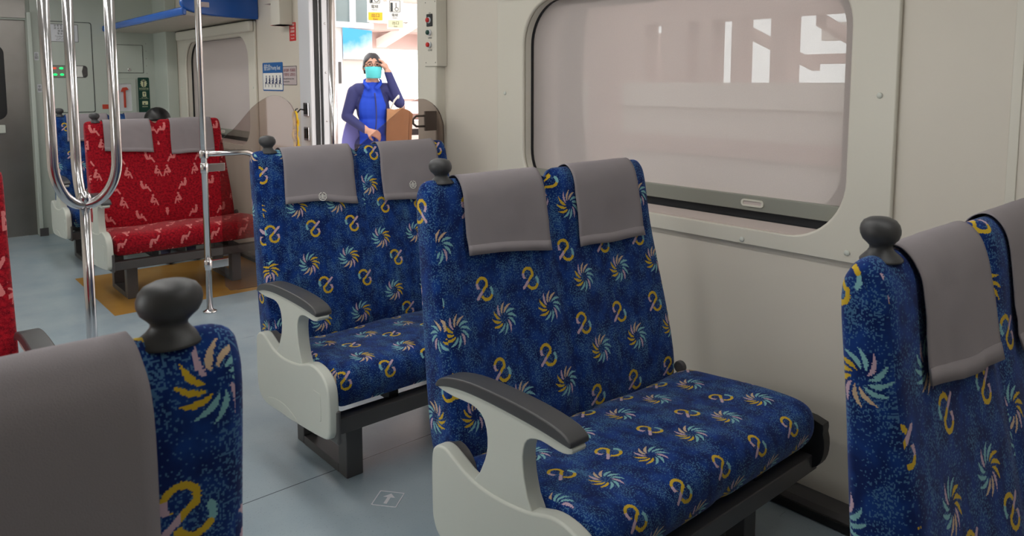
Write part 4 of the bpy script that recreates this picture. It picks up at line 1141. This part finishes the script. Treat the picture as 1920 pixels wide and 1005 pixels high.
# hanging wayfinding signs
def hang_sign(x, y, z, w, h, label, pale, rz):
    s = thing('hanging_sign', (x, y, z), label, 'sign', (R(90), 0, rz))
    MB().box(0, w, 0, h, -0.03, 0).build('sign_box', 'white', s)
    MB().box(0.01, w - 0.01, 0.02, h * 0.30, 0.0, 0.004).build('yellow_field', 'orange' if not pale else 'cream', s)
    ink = 'ink'
    MB().ring_panel(roundrect(w * 0.14, w * 0.8, h * 0.58, h * 0.98, 0.008), roundrect(w * 0.14 + 0.004, w * 0.8 - 0.004, h * 0.58 + 0.004, h * 0.98 - 0.004, 0.006), 0, 0.004, 'z').build('pictogram_frame', ink, s)
    MB().box(w * 0.2, w * 0.34, h * 0.60, h * 0.9, 0, 0.004).build('standing_figure', ink, s)
    MB().ring_panel([(w * 0.58 + 0.024 * math.cos(R(a)), h * 0.68 + 0.024 * math.sin(R(a))) for a in range(0, 360, 20)], [(w * 0.58 + 0.018 * math.cos(R(a)), h * 0.68 + 0.018 * math.sin(R(a))) for a in range(0, 360, 20)], 0, 0.004, 'z').box(w * 0.52, w * 0.56, h * 0.72, h * 0.90, 0, 0.004).build('wheelchair_mark', ink, s)
    text('lettering', '電梯', 0.04, w * 0.46, h * 0.47, 0.003, ink, s, 'CENTER')
    text('lettering', 'Elevator', 0.018, w * 0.46, h * 0.38, 0.003, ink, s, 'CENTER')
    text('lettering', '出口', 0.045, w * 0.5, h * 0.2, 0.006, 'ink', s, 'CENTER')
    text('lettering', 'Exit', 0.03, w * 0.5, h * 0.09, 0.006, 'ink', s, 'CENTER')
    MB().box(w * 0.45, w * 0.55, h, 3.54 - z, -0.02, -0.01).build('hanger', 'alu', s)
hang_sign(4.06, 7.0, 2.09, 0.165, 0.34, 'white and yellow hanging lift sign above the person', False, R(-25))
hang_sign(4.98, 8.1, 2.12, 0.20, 0.36, 'paler hanging lift sign beside the yellow one', True, R(-25))
# footbridge beams in the distance
t = thing('footbridge', (8.6, 14.0, 0), 'pinkish concrete footbridge with sloping brackets beyond the platform', 'footbridge')
MB().box(-1.6, 6.0, 0, 0.4, 2.78, 3.12).build('fascia', 'paleconc', t)
MB().box(-1.6, 6.0, 1.4, 1.6, 2.25, 2.7).build('back_wall', 'pinkconc', t)
MB().box(-1.6, 6.0, 0.4, 1.6, 2.62, 2.76).build('soffit', 'pinkconc', t)
MB().tube([(-1.6, 0.4, 3.42), (6.0, 0.4, 3.46)], 0.2, 14).build('pipe', 'pinkconc', t, True)
for x in (-0.7, 0.55, 1.8, 3.0):
    MB().prism([(0.0, 2.78), (0.0, 2.68), (1.4, 2.28), (1.4, 2.48)], x, x + 0.25).build('bracket', 'paleconc', t)
# pennant hanging at the top of the door view
t = thing('hanging_flag', (5.05, 7.25, 2.16), 'small lilac grey flag hanging at the top right of the doorway', 'flag', (0, 0, R(-35)))
MB().prism([(0, 0.02), (0.10, 0.12), (0.13, 0.5), (-0.06, 0.5), (-0.05, 0.2)], -0.004, 0.004, 'y').build('cloth', 'lilac', t)
# bench rail beyond the person
t = thing('platform_barrier', (6.2, 9.0, 0), 'low slatted platform barrier behind the person and paper bag', 'barrier', (0, 0, R(-20)))
for z in (0.35, 0.52, 0.69): MB().box(-0.7, 1.3, 0, 0.06, z, z + 0.09).build('slat', 'greyhair', t)
MB().box(-0.7, 1.3, -0.12, 0.12, 0.92, 1.0).build('ledge', 'pinkconc', t)
MB().box(-0.7, 1.3, -0.02, 0.02, 1.18, 1.22).build('handrail', 'pinkconc', t)
for k in range(8): MB().box(-0.66 + k * 0.27, -0.62 + k * 0.27, -0.02, 0.02, 0.0 if k % 3 == 0 else 1.0, 1.18).build('post', 'pinkconc', t)
# station building across the platform, seen through the blinds
t = thing('station_building', (8.0, 0, -1.0), 'pale station building with open bays, blurred behind the blind', 'building')
MB().box(0, 0.3, -6, 9.2, 0, 2.14).build('parapet', 'paleconc', t)
MB().box(-0.15, 0.0, -6, 9.2, 1.55, 1.75).build('ledge', 'pinkconc', t)
MB().box(-0.15, 0.0, -6, 9.2, 2.14, 2.45).build('coping', 'paleconc', t)
MB().box(0, 0.3, -6, 9.2, 3.22, 3.6).build('lintel', 'pinkconc', t)
for y0, y1 in ((7.45, 9.2), (6.47, 7.245), (5.78, 6.19), (5.42, 5.60), (5.02, 5.13), (4.40, 4.61), (2.3, 2.6), (0.5, 0.8), (-2, -1.7)):
    MB().box(0.0, 0.3, y0, y1, 2.14, 3.22).build('pier', 'pinkconc', t)
MB().box(2.4, 2.6, 7.9, 8.8, 0, 3.3).build('inner_wall', 'pinkconc', t)
MB().box(2.4, 2.6, -6.0, 5.9, 2.72, 2.86).build('inner_beam', 'pinkconc', t)
MB().box(2.4, 2.6, -6.0, 5.2, 3.05, 3.3).build('inner_beam', 'paleconc', t)
for y in (5.2, 4.1, 3.2): MB().prism([(0.3, 3.22), (0.3, 3.10), (2.4, 2.62), (2.4, 2.74)], y, y + 0.12, 'y').build('brace', 'pinkconc', t)
for y in (-4, -2, 0.2, 2.2, 3.4, 4.2, 5.2, 6.2):
    MB().prism([(0.3, 3.6), (0.3, 3.45), (3.2, 4.5), (3.2, 4.65)], y, y + 0.22, 'y').build('roof_rafter', 'paleconc', t)
MB().box(1.2, 1.4, -6, 9, 3.85, 3.98).build('purlin', 'pinkconc', t)
